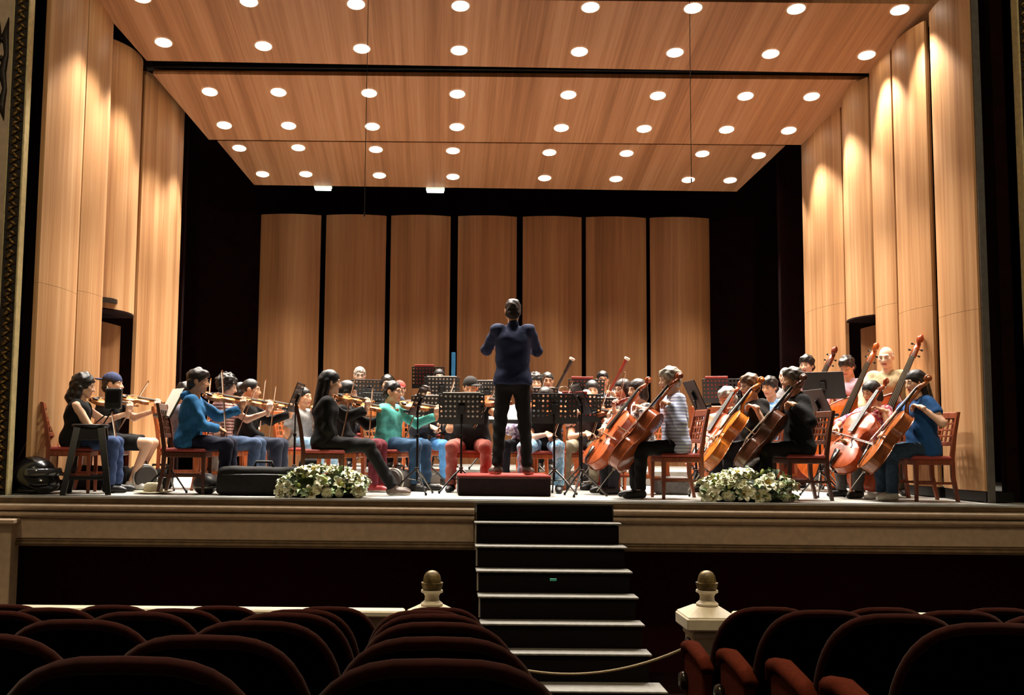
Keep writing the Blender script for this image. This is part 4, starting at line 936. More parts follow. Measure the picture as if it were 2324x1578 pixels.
# podium and conductor
pd = 11.37; px0, px1 = P(1040, 1100, pd).x, P(1250, 1100, pd).x; ph_ = P(1145, 1079, pd).z
PCX, PW, PY = (px0+px1)/2, px1-px0, YD(pd)
t = thing('podium', 'dark maroon podium box with a red carpeted top under the conductor', 'podium', (PCX, PY+.42, 0))
b = MB(); b.box((0, 0, (ph_-.02)/2), (PW, .84, ph_-.02), bev=.01); b.build('box', DARKW, t)
b = MB(); b.box((0, 0, ph_-.012), (PW+.01, .85, .024), bev=.008); b.build('carpet_top', REDC, t)
b = MB(); b.box((0, -.425, ph_-.03), (PW+.012, .008, .012)); b.build('trim', mat('brown_trim', '#4a1d14', .6), t)

person(1164, 681, 11.6, 180, 'person standing on the red podium, back turned, navy shirt, arms raised', 'conductor', 'conduct', ('#222b48', 'long'), ('#0c0908', 'long'), 'light', ('short', '#2a1a12'), stand=True, fat=1.0, lean=1, knee=.16, shoe='#5d564e', extra=('collar',), zbase=ph_, hp_=4)

V = 'violin'
# first violins, left side
person(193, 850, 11.3, 98, 'woman in black sleeveless top with wavy dark hair playing violin behind the stool', 'woman in sleeveless black top', V, ('#0e0c0c', 'none'), ('#3d4f78', 'long'), 'light', ('wavy', '#221a16'), fat=.93, hp_=14, bowv=(.28, .22, .93), bowq=.52, lean=8)
person(258, 848, 12.0, 92, 'man in backwards navy cap, black shirt and shorts, bare shin out, playing violin', 'man in backwards navy cap', V, ('#0e0c0c', 'short'), ('#0e0c0c', 'short'), 'light', ('short', '#2a1d14'), ab=.20, kf=.50, shoe='#d8d4ca', extra=(('cap', '#3c4468', math.pi), ('watch',)), bowv=(.25, -.42, .85), bowq=.48, hp_=4)
person(452, 840, 11.3, 92, 'man in a bright blue hoodie and navy trousers with tousled dark hair playing violin', 'man in bright blue hoodie', V, ('#2b6ea3', 'long'), ('#1d1f33', 'long'), 'tan', ('full', '#2b211a'), extra=('hood',), bowv=(.2, .12, .95), bowq=.42, lean=7)
person(425, 868, 12.5, 95, 'person in grey short-sleeved top sitting behind the man in the blue hoodie', 'person in grey behind blue hoodie', V, ('#6b6a78', 'short'), ('#8d8a86', 'long'), 'light', ('short', '#241a14'))
person(517, 853, 12.1, 88, 'woman with curly dark hair in striped pink top playing violin beside the blue hoodie', 'woman in striped pink top', V, ('#d8a898', 'short', 'stripe', '#6e4038'), ('#41526e', 'long'), 'light', ('curly', '#241b16'), fat=.94, hp_=16, bowv=(.2, -.3, .9), bowq=.5)
person(572, 862, 12.8, 86, 'man with dark hair tied back in a black long-sleeved shirt playing violin', 'man with tied-back dark hair', V, ('#0e0c0c', 'long'), ('#23293a', 'long'), 'tan', ('bun', '#17120f'), bowv=(.2, -.05, .95), bowq=.5)
person(548, 870, 13.6, 84, 'dark-haired person glimpsed between the striped top and tied-back hair violinists', 'half-hidden dark-haired violinist', V, ('#22222a', 'long'), ('#22222c', 'long'), 'light', ('bob', '#17120f'))
person(690, 880, 13.6, 62, 'smiling dark-haired man in grey t-shirt and light jeans playing violin', 'smiling man in grey t-shirt', V, ('#8f8d8c', 'short'), ('#7d9db8', 'long'), 'tan', ('bun', '#1c1512'), hp_=4, bowv=(.3, -.5, .8), bowq=.4)
person(752, 842, 11.3, 98, 'woman with long black hair in a black leather jacket and black trousers playing violin', 'woman with long black hair', V, ('#0e0c0c', 'long'), ('#0e0c0c', 'long'), 'light', ('long', '#120d0b'), fat=.92, bowv=(.2, -.2, .93), bowq=.5, ff=.28, kf=.47, lean=5, shoe='#6d5a52')
person(790, 866, 12.1, 80, 'woman with dark fringe in black and dark red trousers, beside the long-haired violinist', 'woman with dark fringe', V, ('#0e0c0c', 'long'), ('#6a2530', 'long'), 'light', ('bob', '#1b1411'), fat=.92, shoe='#a83438', bowv=(.2, .0, .95), bowq=.5, hp_=14)
person(893, 866, 12.5, 66, 'man in a teal sweatshirt and jeans with glasses and short dark hair playing violin', 'man in teal sweatshirt', V, ('#5cbcb2', 'long'), ('#33506e', 'long'), 'tan', ('short', '#17110e'), extra=('glasses',), fat=1.05, hp_=6, bowv=(.22, -.28, .9), bowq=.5)
person(817, 834, 15.6, 8, 'man with grey hair behind a black perforated stand, back row left', 'grey-haired man in back row', 'lap', ('#3a3d46', 'long'), ('#23242a', 'long'), 'pale', ('short', '#b4aea4'), extra=('glasses',), zbase=.2)
person(880, 852, 15.0, 5, 'man with headphones and a white mask in the back row', 'masked man in back row', 'lap', ('#4a4f58', 'long'), ('#23242a', 'long'), 'light', ('short', '#2c211a'), extra=('headphones', 'mask'), zbase=.2)
person(907, 866, 15.4, 5, 'person in red cap half hidden behind the teal sweatshirt man', 'person in red cap', 'lap', ('#5a4a46', 'long'), ('#23242a', 'long'), 'light', ('short', '#2c211a'), extra=(('cap', '#b5544c', 0),), zbase=.2)
person(965, 876, 14.2, 22, 'woman with dark hair in black top and blue jeans behind the teal violinist', 'woman behind teal sweatshirt man', V, ('#1f2026', 'long'), ('#4a7db0', 'long'), 'light', ('bun', '#2a1914'), fat=.93)
person(997, 838, 16.0, 4, 'woman with pulled-back dark hair behind a black stand, back row centre', 'woman in back row centre', 'lap', ('#3c3a40', 'long'), ('#23242a', 'long'), 'pale', ('bun', '#1d1512'), zbase=.2)
person(1068, 857, 12.5, -4, 'heavy man in black peaked cap, black shirt and brick red trousers playing viola', 'man in black peaked cap', 'viola', ('#0e0c0c', 'short'), ('#a35a50', 'long'), 'tan', ('short', '#1d1512'), fat=1.22, extra=(('cap', '#2b2623', R(35)), ('watch',)), knee=.19, bowv=(.45, -.2, .85), bowq=.4, hp_=12)
# centre, right of the conductor
person(1192, 868, 13.2, -24, 'woman in a purple and white top half hidden behind the conductor playing viola', 'woman in purple and white top', 'viola', ('#cfc4d2', 'long', 'print', '#6e5b86'), ('#2b2a33', 'long'), 'light', ('bob', '#3a261c'), fat=.95)
person(1216, 850, 14.8, 2, 'person with tousled dark hair behind a stand right of the conductor', 'person with tousled dark hair', 'lap', ('#2a2c33', 'long'), ('#23242a', 'long'), 'light', ('curly', '#2c2520'), hp_=4, zbase=.2)
person(1243, 846, 15.5, 0, 'person in a pale blue print shirt raising a dark bassoon', 'player in pale blue print shirt', 'bassoon', ('#c9d4e4', 'short', 'print', '#8fa0c4'), ('#2c2f38', 'long'), 'tan', ('short', '#3a3a38'), extra=(('wood', '#1d1712'),), zbase=.2)
person(1238, 880, 12.6, -14, 'person in black top and pale ripped jeans hidden behind a big black stand', 'person in pale ripped jeans', 'viola', ('#0e0c0c', 'short'), ('#a9cbe0', 'long', 'print', '#6fa0c4'), 'light', ('bob', '#2a1d16'), knee=.2, fat=.98)
person(1344, 865, 14.2, -4, 'woman with straight dark hair and fringe behind a black stand', 'woman with straight dark hair', 'lap', ('#55504e', 'long'), ('#2a2a30', 'long'), 'light', ('bob', '#201713'), hp_=10)
person(1368, 843, 15.4, -2, 'man in a blue patterned white shirt raising a red-brown bassoon', 'man in blue patterned shirt', 'bassoon', ('#e4ebee', 'mid', 'print', '#4d86ac'), ('#2c2f38', 'long'), 'tan', ('short', '#17110e'), extra=(('wood', '#8c2a1c'),), zbase=.2)
person(1330, 884, 13.3, -20, 'bald man in dark grey t-shirt and khaki trousers behind a leaning stand', 'bald man in khaki trousers', 'viola', ('#3c3a3c', 'short'), ('#9c9078', 'long'), 'light', ('fringe', '#6d6258'), knee=.17, fat=1.08)
person(1413, 862, 13.0, -60, 'woman in glasses with dark hair playing a dark red viola', 'woman in glasses with red viola', 'viola', ('#b9b3ae', 'mid', 'print', '#5a4a4a'), ('#2a2a30', 'long'), 'light', ('bob', '#2a1a14'), fat=.93, extra=('glasses', ('wood', '#7c2a20')))
person(1446, 862, 12.2, -72, 'woman with dark bob haircut and print blouse playing cello beside the grey-haired cellist', 'woman with dark bob', 'cello', ('#d9d4d0', 'long', 'print', '#4a4448'), ('#2a2a30', 'long'), 'light', ('bob', '#241813'), fat=.93, roll=2, extra=(('wood', '#b0552a'),))
person(1519, 837, 11.3, -84, 'grey-haired man in blue and white striped shirt and black trousers playing cello', 'grey-haired man in striped shirt', 'cello', ('#cfd4e4', 'long', 'stripe', '#8d94b4'), ('#0e0c0c', 'long'), 'light', ('full', '#b3ab9c'), roll=-30, hp_=10, extra=('collar', ('wood', '#9a4a22')))
person(1650, 882, 12.7, -58, 'grey-haired man in a dark purple t-shirt looking down, playing an orange cello', 'grey-haired man in purple t-shirt', 'cello', ('#5d5a6e', 'short'), ('#3a3a44', 'long'), 'tan', ('full', '#9c988f'), roll=10, hp_=22, extra=(('wood', '#c0562a'),))
person(1700, 852, 11.9, -72, 'man in glasses with short brown hair playing a bright orange cello', 'man in glasses with brown hair', 'cello', ('#2a2624', 'short'), ('#23242c', 'long'), 'light', ('full', '#6a4c33'), roll=-18, extra=('glasses', ('wood', '#cc7426')))
person(1746, 858, 13.6, -50, 'dark-haired person in blue print shirt behind the two middle cellists', 'person in blue print shirt', 'lap', ('#5d8fc4', 'short', 'print', '#9fc2e4'), ('#2a2a30', 'long'), 'tan', ('full', '#1d1410'), hp_=12)
person(1797, 838, 11.3, -84, 'man in black jacket with grizzled dark hair, back half turned, playing dark cello', 'man in black jacket', 'cello', ('#0e0c0c', 'long'), ('#15110f', 'long'), 'tan', ('full', '#5d554b'), roll=-32, eh=(.6, .2, -.9), hp_=4, extra=('collar', 'beard', ('wood', '#5d3320')))
person(1782, 834, 14.8, -40, 'bald man half hidden behind the cellist in the black jacket', 'half-hidden bald man', 'lap', ('#8a8688', 'long'), ('#2a2a30', 'long'), 'pale', ('fringe', '#8d8378'), zbase=.2)
person(1830, 809, 14.0, -42, 'dark-haired man standing with double bass by the edge of the right wood wall', 'dark-haired bassist at the rear', 'bass', ('#b58f92', 'short'), ('#23242c', 'long'), 'light', ('full', '#1d1410'), stand=True, hp_=6, extra=(('wood', '#7a2f1c'),))
person(1921, 811, 13.4, -44, 'man in a mauve shirt with dark hair looking down, standing with double bass', 'bassist in mauve shirt', 'bass', ('#c2a0ac', 'long'), ('#2a2a30', 'long'), 'tan', ('full', '#2b1e17'), stand=True, hp_=26, extra=(('wood', '#c05a1e'), 'collar'))
person(2010, 788, 12.4, -40, 'older bald man in a beige shirt standing with double bass behind cellists', 'bald bassist in beige shirt', 'bass', ('#b9ab86', 'long'), ('#4a4438', 'long'), 'pale', ('fringe', '#8d8378'), stand=True, hp_=14, extra=(('wood', '#b04a22'), 'collar'))
person(1977, 866, 11.9, -66, 'woman with short dark hair and pink patterned sleeves playing a red-brown cello', 'woman in pink patterned sleeves', 'cello', ('#dcb4b4', 'mid', 'print', '#b03a5c'), ('#55504e', 'long'), 'tan', ('bob', '#171110'), fat=.93, roll=8, hp_=18, extra=(('wood', '#b2532a'),))
person(2076, 842, 11.3, -84, 'woman with long black hair, blue t-shirt, jeans and white sneakers playing cello', 'woman in blue t-shirt', 'cello', ('#1f4f86', 'short'), ('#2e4052', 'long'), 'light', ('long', '#120d0b'), fat=1.06, roll=-14, eh=(.6, .3, -.8), hp_=14, shoe='#efe9da', extra=(('wood', '#9c5426'),))

# every seated player has a chair
for root, short, MWp, stand, yaw, zb in PEOPLE:
    if stand: continue
    x, y, z = root.location; back = Matrix.Rotation(R(yaw), 3, 'Z') @ Vector((0, .0, 0))
    wd = 'orange' if y > YD(12.0) else ('dark' if short in ('man in bright blue hoodie', 'woman with long black hair', 'man in black jacket') else 'brown')
    chair(x, y, yaw, 'wooden lattice-back chair with red seat under the '+short, wd, zb)
p = P(1622, 960, 13.6); chair(p.x, YD(13.6), 150, 'bright orange lattice-back chair behind grey-haired cellist, standing empty', 'orange', sc=1.12)
b = MB()
p2 = P(1634, 932, 13.2); q = SDF(.02); q.ell((0, 0, .17), (.15, .09, .17)).cap((-.06, .0, .30), (.06, 0, .30), .04); Vq, Qq = q.mesh(.02)
o = link('backpack', np_mesh('backpack', [(Vq, Qq)], fabric('#bfe0dc', pat='print', col2='#3f9a94'))); o.location = (p.x+.06, YD(13.6)-.02, .508); tag(o, 'teal and white patterned backpack on the empty orange chair', 'backpack')

# music stands, front ones first
music_stand(388, 884, 11.5, 120, 'black stand with thick white score, left of the blue hoodie', paper=(.44, .34), tilt=26, style='solid', paper_label='thick white score on the stand left of the blue hoodie')
music_stand(672, 871, 12.2, 88, 'black music stand seen edge-on left of the long-haired violinist', tilt=20)
music_stand(949, 877, 11.6, 82, 'black tripod music stand seen edge-on right of the teal sweatshirt', tilt=24)
music_stand(1048, 895, 11.9, -2, 'black perforated music stand in front of the peaked cap man', wd=.50, paper=(.42, .35), tilt=15)
music_stand(1258, 894, 11.9, -2, 'black perforated music stand in front of the pale ripped jeans', tilt=15)
music_stand(1320, 874, 11.5, -85, 'black tripod stand tilted edge-on left of two leaning cellos', tilt=24)
music_stand(1578, 866, 11.9, -90, 'dark music stand edge-on behind the striped shirt cellist', tilt=24, style='solid')
music_stand(1868, 846, 13.0, -35, 'broad dark stand with plain desk before the bassists', style='solid', tilt=22)
music_stand(1858, 886, 11.9, -86, 'brown-black stand leaning behind the black jacket cellist', style='brown', tilt=24)
music_stand(838, 863, 15.0, 6, 'black perforated stand before the grey-haired man, back row left', zb=.2)
music_stand(858, 893, 13.8, 10, 'black perforated stand between dark fringe and teal violinists', wd=.40)
music_stand(972, 834, 16.6, 0, 'black perforated stand at the very back centre', folder=True, zb=.2)
music_stand(1003, 857, 15.2, 0, 'black perforated stand before the back row centre woman', paper=(.42, .345), zb=.2)
music_stand(1105, 866, 14.6, 0, 'black perforated stand just left of the conductor', paper=(.42, .345), wd=.40, zb=.2)
music_stand(975, 900, 13.4, 20, 'low black perforated stand behind the teal violin', paper=(.42, .345))
music_stand(1222, 882, 14.0, 0, 'black perforated stand just right of the conductor', paper=(.42, .345))
music_stand(1330, 862, 14.9, 0, 'black perforated stand behind the straight-haired woman', folder=True, zb=.2)
music_stand(1368, 905, 13.6, -4, 'black perforated stand before the straight-haired woman', paper=(.42, .345), wd=.40)
music_stand(1316, 896, 12.9, -10, 'black perforated stand before the bald khaki man', folder=True)
music_stand(1637, 861, 14.6, -20, 'black perforated stand against the dark gap right of back wall', folder=True, zb=.2)
music_stand(1140, 920, 12.9, 180, 'conductor\'s black stand mostly hidden behind the conductor', style='solid', tilt=50, paper=(.44, .33), paper_label='conductor\'s white score on the stand behind the podium')

# ================================================================ things on the stage floor
def rest(name, parts_, label, cat, x, y, rz=0, z=0):
    t = thing(name, label, cat, (x, y, z), R(rz))
    for nm, me in parts_: link(nm, me, t)
    return t
# high stool with a small recorder on a thin tripod
p = P(205, 1000, 11.0); SH = PZ(205, 963, 11.0); t = thing('bar_stool', 'tall black wooden stool at the stage edge before the left violinist', 'stool', (p.x, YD(11.0), 0), R(12))
BSTL = mat('stool_black', '#17120f', .35, var=.2, scale=12)
b = MB(); b.lathe([(.0005, SH-.035), (.17, SH-.035), (.185, SH-.02), (.185, SH-.008), (.17, SH), (.0005, SH)], n=28); b.build('seat', BSTL, t, smooth=.7)
b = MB(); b.box((0, 0, SH-.10), (.27, .27, .13), bev=.01); b.build('apron', BSTL, t)
for sx in (-1, 1):
    for sy in (-1, 1):
        b = MB(); b.tube([(sx*.115, sy*.115, SH-.04), (sx*.215, sy*.215, 0)], [.047, .038], 4, upv=(1, 1, 0)); b.build('leg', BSTL, t)
for k in range(4):
    z = .25 if k % 2 else .17; a = Matrix.Rotation(R(90*k), 3, 'Z'); r = .115+.10*(SH-z)/SH; b = MB(); b.box(a @ Vector((0, r, z)), (r*2, .028, .04), a, bev=.004); b.build('rung', BSTL, t)
q = P(258, 905, 11.0); t = thing('tripod_recorder', 'small black box recorder on a thin tripod standing on the stool', 'recorder', (p.x+.10, YD(11.0), SH)); zc = q.z-SH; ox = q.x-(p.x+.10)
b = MB(); b.box((ox, 0, zc), (.165, .07, .215), bev=.012); b.build('body', mat('recorder_black', '#14110f', .4), t)
b = MB(); b.box((ox, -.037, zc+.02), (.12, .006, .12), bev=.002); b.build('screen', mat('dark_glass', '#0a0808', .15), t)
for k in range(3):
    a = R(80+120*k); b = MB(); b.tube([(ox, 0, zc-.10), (.055*math.cos(a), .055*math.sin(a), .006)], [.008, .006], 6); b.build('leg', BM, t)
b = MB(); b.lathe([(.014, -.02), (.018, 0), (.014, .02)], (ox, 0, zc-.11), 10); b.build('head', BM, t)
# glossy crash helmet, far left
GLS = mat('gloss_black', '#0f0d0c', .18, var=.1, spec=.7); p = P(70, 1100, 10.95)
q = SDF(.03); q.ell((0, 0, .16), (.17, .21, .17)).ell((0, -.12, .10), (.14, .13, .10)); Vq, Qq = q.mesh(.016, clip=[(V3(0, 0, .004), V3(0, 0, -1))])
b = MB(); b.tube([(.168*math.cos(a), -.10-.13*math.sin(a)*1.0, .19) for a in [math.pi*i/10 for i in range(11)]], .035, 8, flat=.25, upv=(0, 1, 0))
b2 = MB(); b2.tube([(.17*math.cos(a), .03-.2*math.sin(a), .03) for a in [math.pi*i/10 for i in range(11)]], .012, 6)
rest('crash_helmet', [('shell', np_mesh('shell', [(Vq, Qq)], GLS)), ('visor', b.mesh('visor', mat('visor_tint', '#3a3a3a', .1, spec=.8), True)), ('chin_trim', b2.mesh('chin_trim', BM, True))], 'glossy black crash helmet on the stage at far left', 'helmet', p.x, YD(11.0), 62).scale = (1.22, 1.22, 1.15)
# long dark case behind the stool
def soft_case(name, w_, dpt, h_, col, label, cat, x, y, rz, handle=True):
    q = SDF(.04); n_ = max(2, int(w_/.16))
    q.box((0, 0, h_/2), (w_/2, dpt/2, h_/2), min(.06, dpt*.3))
    q.post = lambda X, Y, Z: .006*np.sin(14*X+9*Z)*np.sin(19*Z-6*X)
    Vq, Qq = q.mesh(.02, clip=[(V3(0, 0, .004), V3(0, 0, -1))]); ps_ = [('shell', np_mesh('shell', [(Vq, Qq)], fabric(col)))]
    b = MB(); b.tube([(-w_/2+.06, -dpt/2+.005, h_*.72), (0, -dpt/2-.012, h_*.74), (w_/2-.06, -dpt/2+.005, h_*.72)], .006, 5); ps_.append(('zip', b.mesh('zip', BM)))
    if handle: b = MB(); b.tube([(-.10, 0, h_-.02), (-.08, 0, h_+.05), (.08, 0, h_+.05), (.10, 0, h_-.02)], .014, 8); ps_.append(('handle', b.mesh('handle', mat('webbing', '#3a3632', .7), True)))
    return rest(name, ps_, label, cat, x, y, rz)
p = P(176, 1090, 11.6); soft_case('instrument_case', .85, .30, .26, '#171412', 'long black instrument case lying behind the stool legs', 'case', p.x, YD(11.75)+.25, 4, False)
p = P(600, 1090, 11.2); soft_case('instrument_case', .92, .32, .29, '#1d1a18', 'black soft instrument case left of the first flower arrangement', 'case', p.x, YD(11.15), 2)
p = P(352, 1085, 12.1); soft_case('backpack', .30, .24, .22, '#16130f', 'black backpack on the floor behind the straw hat', 'backpack', p.x, YD(12.3), 10)
p = P(1535, 1105, 11.9); soft_case('holdall', .40, .28, .20, '#6d6866', 'crumpled grey bag on the floor under the striped shirt cellist', 'bag', p.x, YD(12.15), -6, False)
p = P(706, 1010, 12.0); t = soft_case('backpack', .22, .16, .36, '#0e0b0a', 'flat black bag standing on the floor behind the long-haired violinist', 'backpack', p.x-.05, YD(12.25), 0, False)
p = P(1372, 1090, 12.6); soft_case('pouch', .15, .10, .16, '#a8332c', 'small red bag on the floor below the two leaning cellos', 'bag', p.x, YD(12.9), 0, False)
# round cases with pale rims
def drum(x, y, r, label, rz):
    M = Matrix.Rotation(R(90), 3, 'X'); b = MB(); b.lathe([(.0005, -.14), (r*.9, -.14), (r, -.10), (r, .10), (r*.9, .14), (.0005, .14)], (0, 0, r), 28, M); m1 = b.mesh('shell', mat('case_charcoal', '#3d3733', .6), .7)
    b = MB(); b.tube([(r*1.01*math.cos(a), -.1, r+r*1.01*math.sin(a)) for a in [2*math.pi*i/28 for i in range(29)]], .014, 6); m2 = b.mesh('rim', mat('rim_pale', '#b9b2a4', .35, metal=.6), True)
    b = MB(); b.tube([(-.06, 0, 2*r-.01), (-.05, 0, 2*r+.04), (.05, 0, 2*r+.04), (.06, 0, 2*r-.01)], .01, 6); m3 = b.mesh('handle', BM, True)
    rest('round_case', [('shell', m1), ('rim', m2), ('handle', m3)], label, 'case', x, y, rz)
p = P(315, 1090, 11.9); drum(p.x, YD(12.0), .135, 'dark round case with pale rim between the bare shin and straw hat', 40)
p = P(905, 1085, 12.0); drum(p.x, YD(12.2), .125, 'dark round case on the floor below the teal violinist', -35)
# straw hat
p = P(345, 1110, 11.15); b = MB(); b.lathe([(.195, .022), (.20, .016), (.17, .010), (.10, .008), (.0005, .006)], n=28); b.v = [(x*1.0, y*.85, z+.012*abs(x)/.2) for x, y, z in b.v]; m1 = b.mesh('brim', mat('straw', '#e6d8b4', .7, scale=80, bump=.3), True)
b = MB(); b.lathe([(.10, .008), (.098, .06), (.088, .105), (.06, .118), (.03, .105), (.0005, .10)], n=28); b.v = [(x, y*.85, z) for x, y, z in b.v]; m2 = b.mesh('crown', mat('straw', '#e6d8b4'), True)
b = MB(); b.lathe([(.1005, .012), (.1015, .02), (.1005, .034), (.099, .035)], n=28); b.v = [(x, y*.86, z) for x, y, z in b.v]; m3 = b.mesh('hat_band', mat('hat_ribbon', '#b5a27a', .7), True)
rest('straw_hat', [('brim', m1), ('crown', m2), ('hat_band', m3)], 'pale straw hat lying on the stage left of the blue hoodie', 'hat', p.x, YD(11.2), 0, -.004)
# grey helmet under the blue hoodie's chair
p = P(472, 1105, 11.5); q = SDF(.03); q.ell((0, 0, .10), (.13, .15, .115)); Vq, Qq = q.mesh(.014, clip=[(V3(0, 0, .004), V3(0, 0, -1))]); b = MB(); b.tube([(.13*math.cos(a), -.145*math.sin(a), .07) for a in [math.pi*i/10 for i in range(11)]], .012, 6)
b2 = MB(); b2.lathe([(.0005, .215), (.05, .21), (.075, .195), (.07, .185)], n=16)
rest('bicycle_helmet', [('shell', np_mesh('shell', [(Vq, Qq)], mat('helmet_grey', '#45403d', .4))), ('rim', b.mesh('rim', CHROME, True)), ('crown_pad', b2.mesh('crown_pad', mat('pad_blue', '#6d8094', .6), True))], 'dark grey helmet on the floor under the blue hoodie', 'helmet', p.x+.02, YD(11.3)-.02, 20)
# brown bag hanging by its strap from the first violinist's chair
p = P(100, 1057, 11.9); c0 = [o for o in bpy.data.objects if o.get('label') == 'wooden lattice-back chair with red seat under the woman in sleeveless black top'][0]
top_ = c0.matrix_basis @ Vector((.1, .30, .93)); x, y = p.x, top_.y+.02
b = MB(); q = SDF(.02); q.ell((0, 0, 0), (.13, .06, .045)).cap((-.10, 0, -.01), (.10, 0, -.01), .04); Vq, Qq = q.mesh(.012)
t = thing('shoulder_bag', 'small brown leather bag hanging by a strap from the leftmost chair back', 'bag', (x, y, p.z)); link('pouch', np_mesh('pouch', [(Vq, Qq)], mat('leather_brown', '#5d2d1a', .5, var=.2)), t)
d_ = Vector((top_.x-x, top_.y-y, top_.z-p.z)); b = MB(); b.tube([(-.11, 0, .02), tuple(d_*.5+Vector((-.06, 0, 0))), tuple(d_+Vector((0, 0, .01)))], .007, 6); b.tube([(.10, 0, .02), tuple(d_*.5+Vector((.03, 0, 0))), tuple(d_+Vector((0.01, 0, .01)))], .007, 6); b.build('strap', mat('strap_dark', '#3a2014', .6), t)
# black box at the left edge
p = P(2, 1105, 10.9); t = thing('stage_monitor', 'small black loudspeaker box at the left end of the stage edge', 'loudspeaker', (p.x-.09, YD(10.95), 0)); b = MB(); b.box((0, 0, .12), (.24, .2, .24), bev=.015); b.build('cabinet', BM, t); b = MB(); b.box((0, -.102, .12), (.2, .01, .2), bev=.003); b.build('grille', BLACK, t)

# ================================================================ flower arrangements
PETAL = mat('petal_cream', '#faf6dc', .6, var=.08, scale=30, col2='#dfe0b0'); PETALG = mat('petal_green', '#c9cf7c', .6, var=.1, scale=20, col2='#98a83c'); LEAFM = mat('leaf_green', '#41542a', .55, var=.3, scale=14); LEAFP = mat('leaf_pale', '#8da46c', .55, var=.2, scale=14); YEL = mat('stamen', '#b89a2c', .6)
def petal(b, L, w_, up, droop, az, z0=0, r0=.004):
    M = Matrix.Rotation(az, 3, 'Z'); pts = [(r0, 0, z0, .35), (L*.2, 0, z0+up*.36, .82), (L*.42, 0, z0+up*.66, 1.08), (L*.66, 0, z0+up*.93, 1.05), (L*.87, 0, z0+up-droop*.3, .72), (L, 0, z0+up-droop, .16)]; vs = []
    for x, y, z, f in pts:
        for s_ in (-1, 0, 1): vs.append(M @ Vector((x, s_*w_*f, z+(abs(s_)*w_*.35*f))))
    b.add(vs, [(i*3+k, i*3+k+1, i*3+k+4, i*3+k+3) for i in range(5) for k in range(2)])
def lily():
    b = MB()
    for k in range(6): petal(b, .075, .020, .05, .018, k*math.pi/3, .0 if k % 2 else .003)
    b.cur = 1
    for k in range(3): b.tube([(0, 0, .01), (.014*math.cos(k*2.1), .014*math.sin(k*2.1), .055)], [.003, .005], 5)
    return b.mesh('flower', [PETAL, YEL], True)
def rose():
    b = MB()
    for ring_, (n_, L, u_, z0) in enumerate(((3, .018, .040, .012), (5, .032, .036, .006), (6, .044, .026, 0))):
        for k in range(n_): petal(b, L, .018+.004*ring_, u_, .004+.004*ring_, 2*math.pi*k/n_+ring_*.5, z0)
    b.lathe([(.0005, 0), (.014, .01), (.016, .03), (.0005, .042)], n=8)
    return b.mesh('flower', [PETAL], True)
def bud():
    b = MB(); b.lathe([(.003, 0), (.015, .012), (.017, .03), (.010, .052), (.0005, .06)], n=8); return b.mesh('flower', [PETALG], True)
def leafm(m):
    b = MB(); petal(b, .11, .017, .03, .03, 0); return b.mesh('leaf', m, True)
FL = [lily(), rose(), bud(), rose()]; LF_ = [leafm(LEAFM), leafm(LEAFP)]
def flowers(u0, u1, vt, d, label, seed):
    random.seed(seed); x0, x1 = PX(u0, d, 1100), PX(u1, d, 1100); H = PZ((u0+u1)/2, vt, d); cx, W = (x0+x1)/2, (x1-x0)/2
    t = thing('flower_arrangement', label, 'flowers', (cx, YD(d), 0), 0, 'stage flower arrangements')
    b = MB(); b.box((0, 0, .03), (W*1.3, .16, .06), bev=.015); b.build('tray', mat('tray_green', '#1d2415', .7), t)
    q = SDF(.05); q.ell((0, 0, .05), (W*.78, .12, H*.55)); Vq, Qq = q.mesh(.03, clip=[(V3(0, 0, .01), V3(0, 0, -1))]); link('foam_base', np_mesh('foam_base', [(Vq, Qq)], LEAFM), t)
    def surf(): 
        th = random.uniform(-1, 1); fx = math.copysign(abs(th)**.85, th); ph = R(random.uniform(-12, 150)); r = math.sqrt(max(.03, 1-fx*fx*.92))
        p_ = Vector((fx*W*.84, -math.cos(ph)*.155*r, .045+math.sin(max(ph, .0))*(H-.08)*r)); n_ = Vector((fx*.55/W*.5, -math.cos(ph)*.9, math.sin(max(ph, 0))*.9+.15)); return p_, n_.normalized()
    for i in range(96):
        p_, n_ = surf(); me = FL[random.choice((0, 0, 1, 1, 2, 3))]; o = link('flower', me, t); sc = random.uniform(.95, 1.4)
        o.matrix_local = Matrix.Translation(p_) @ n_.to_track_quat('Z', 'Y').to_matrix().to_4x4() @ Matrix.Rotation(random.uniform(0, 6), 4, 'Z') @ Matrix.Scale(sc, 4)
    for i in range(120):
        p_, n_ = surf(); p_ *= .96; o = link('leaf', LF_[random.random() < .4], t); a = Vector((n_.x+random.uniform(-.9, .9), n_.y+random.uniform(-.6, .6), n_.z*.4+random.uniform(-.3, .4))).normalized()
        if abs(p_.x) > W*.7: a.x = math.copysign(.8, p_.x)
        o.matrix_local = basis(p_, a, z=n_+Vector((.05, .02, .1))) @ Matrix.Scale(random.uniform(.7, 1.2), 4)
flowers(622, 846, 1062, 10.86, 'low arrangement of cream lilies and roses at the left stage edge', 3)
flowers(1574, 1818, 1068, 10.86, 'low arrangement of cream lilies and roses at the right stage edge', 8)

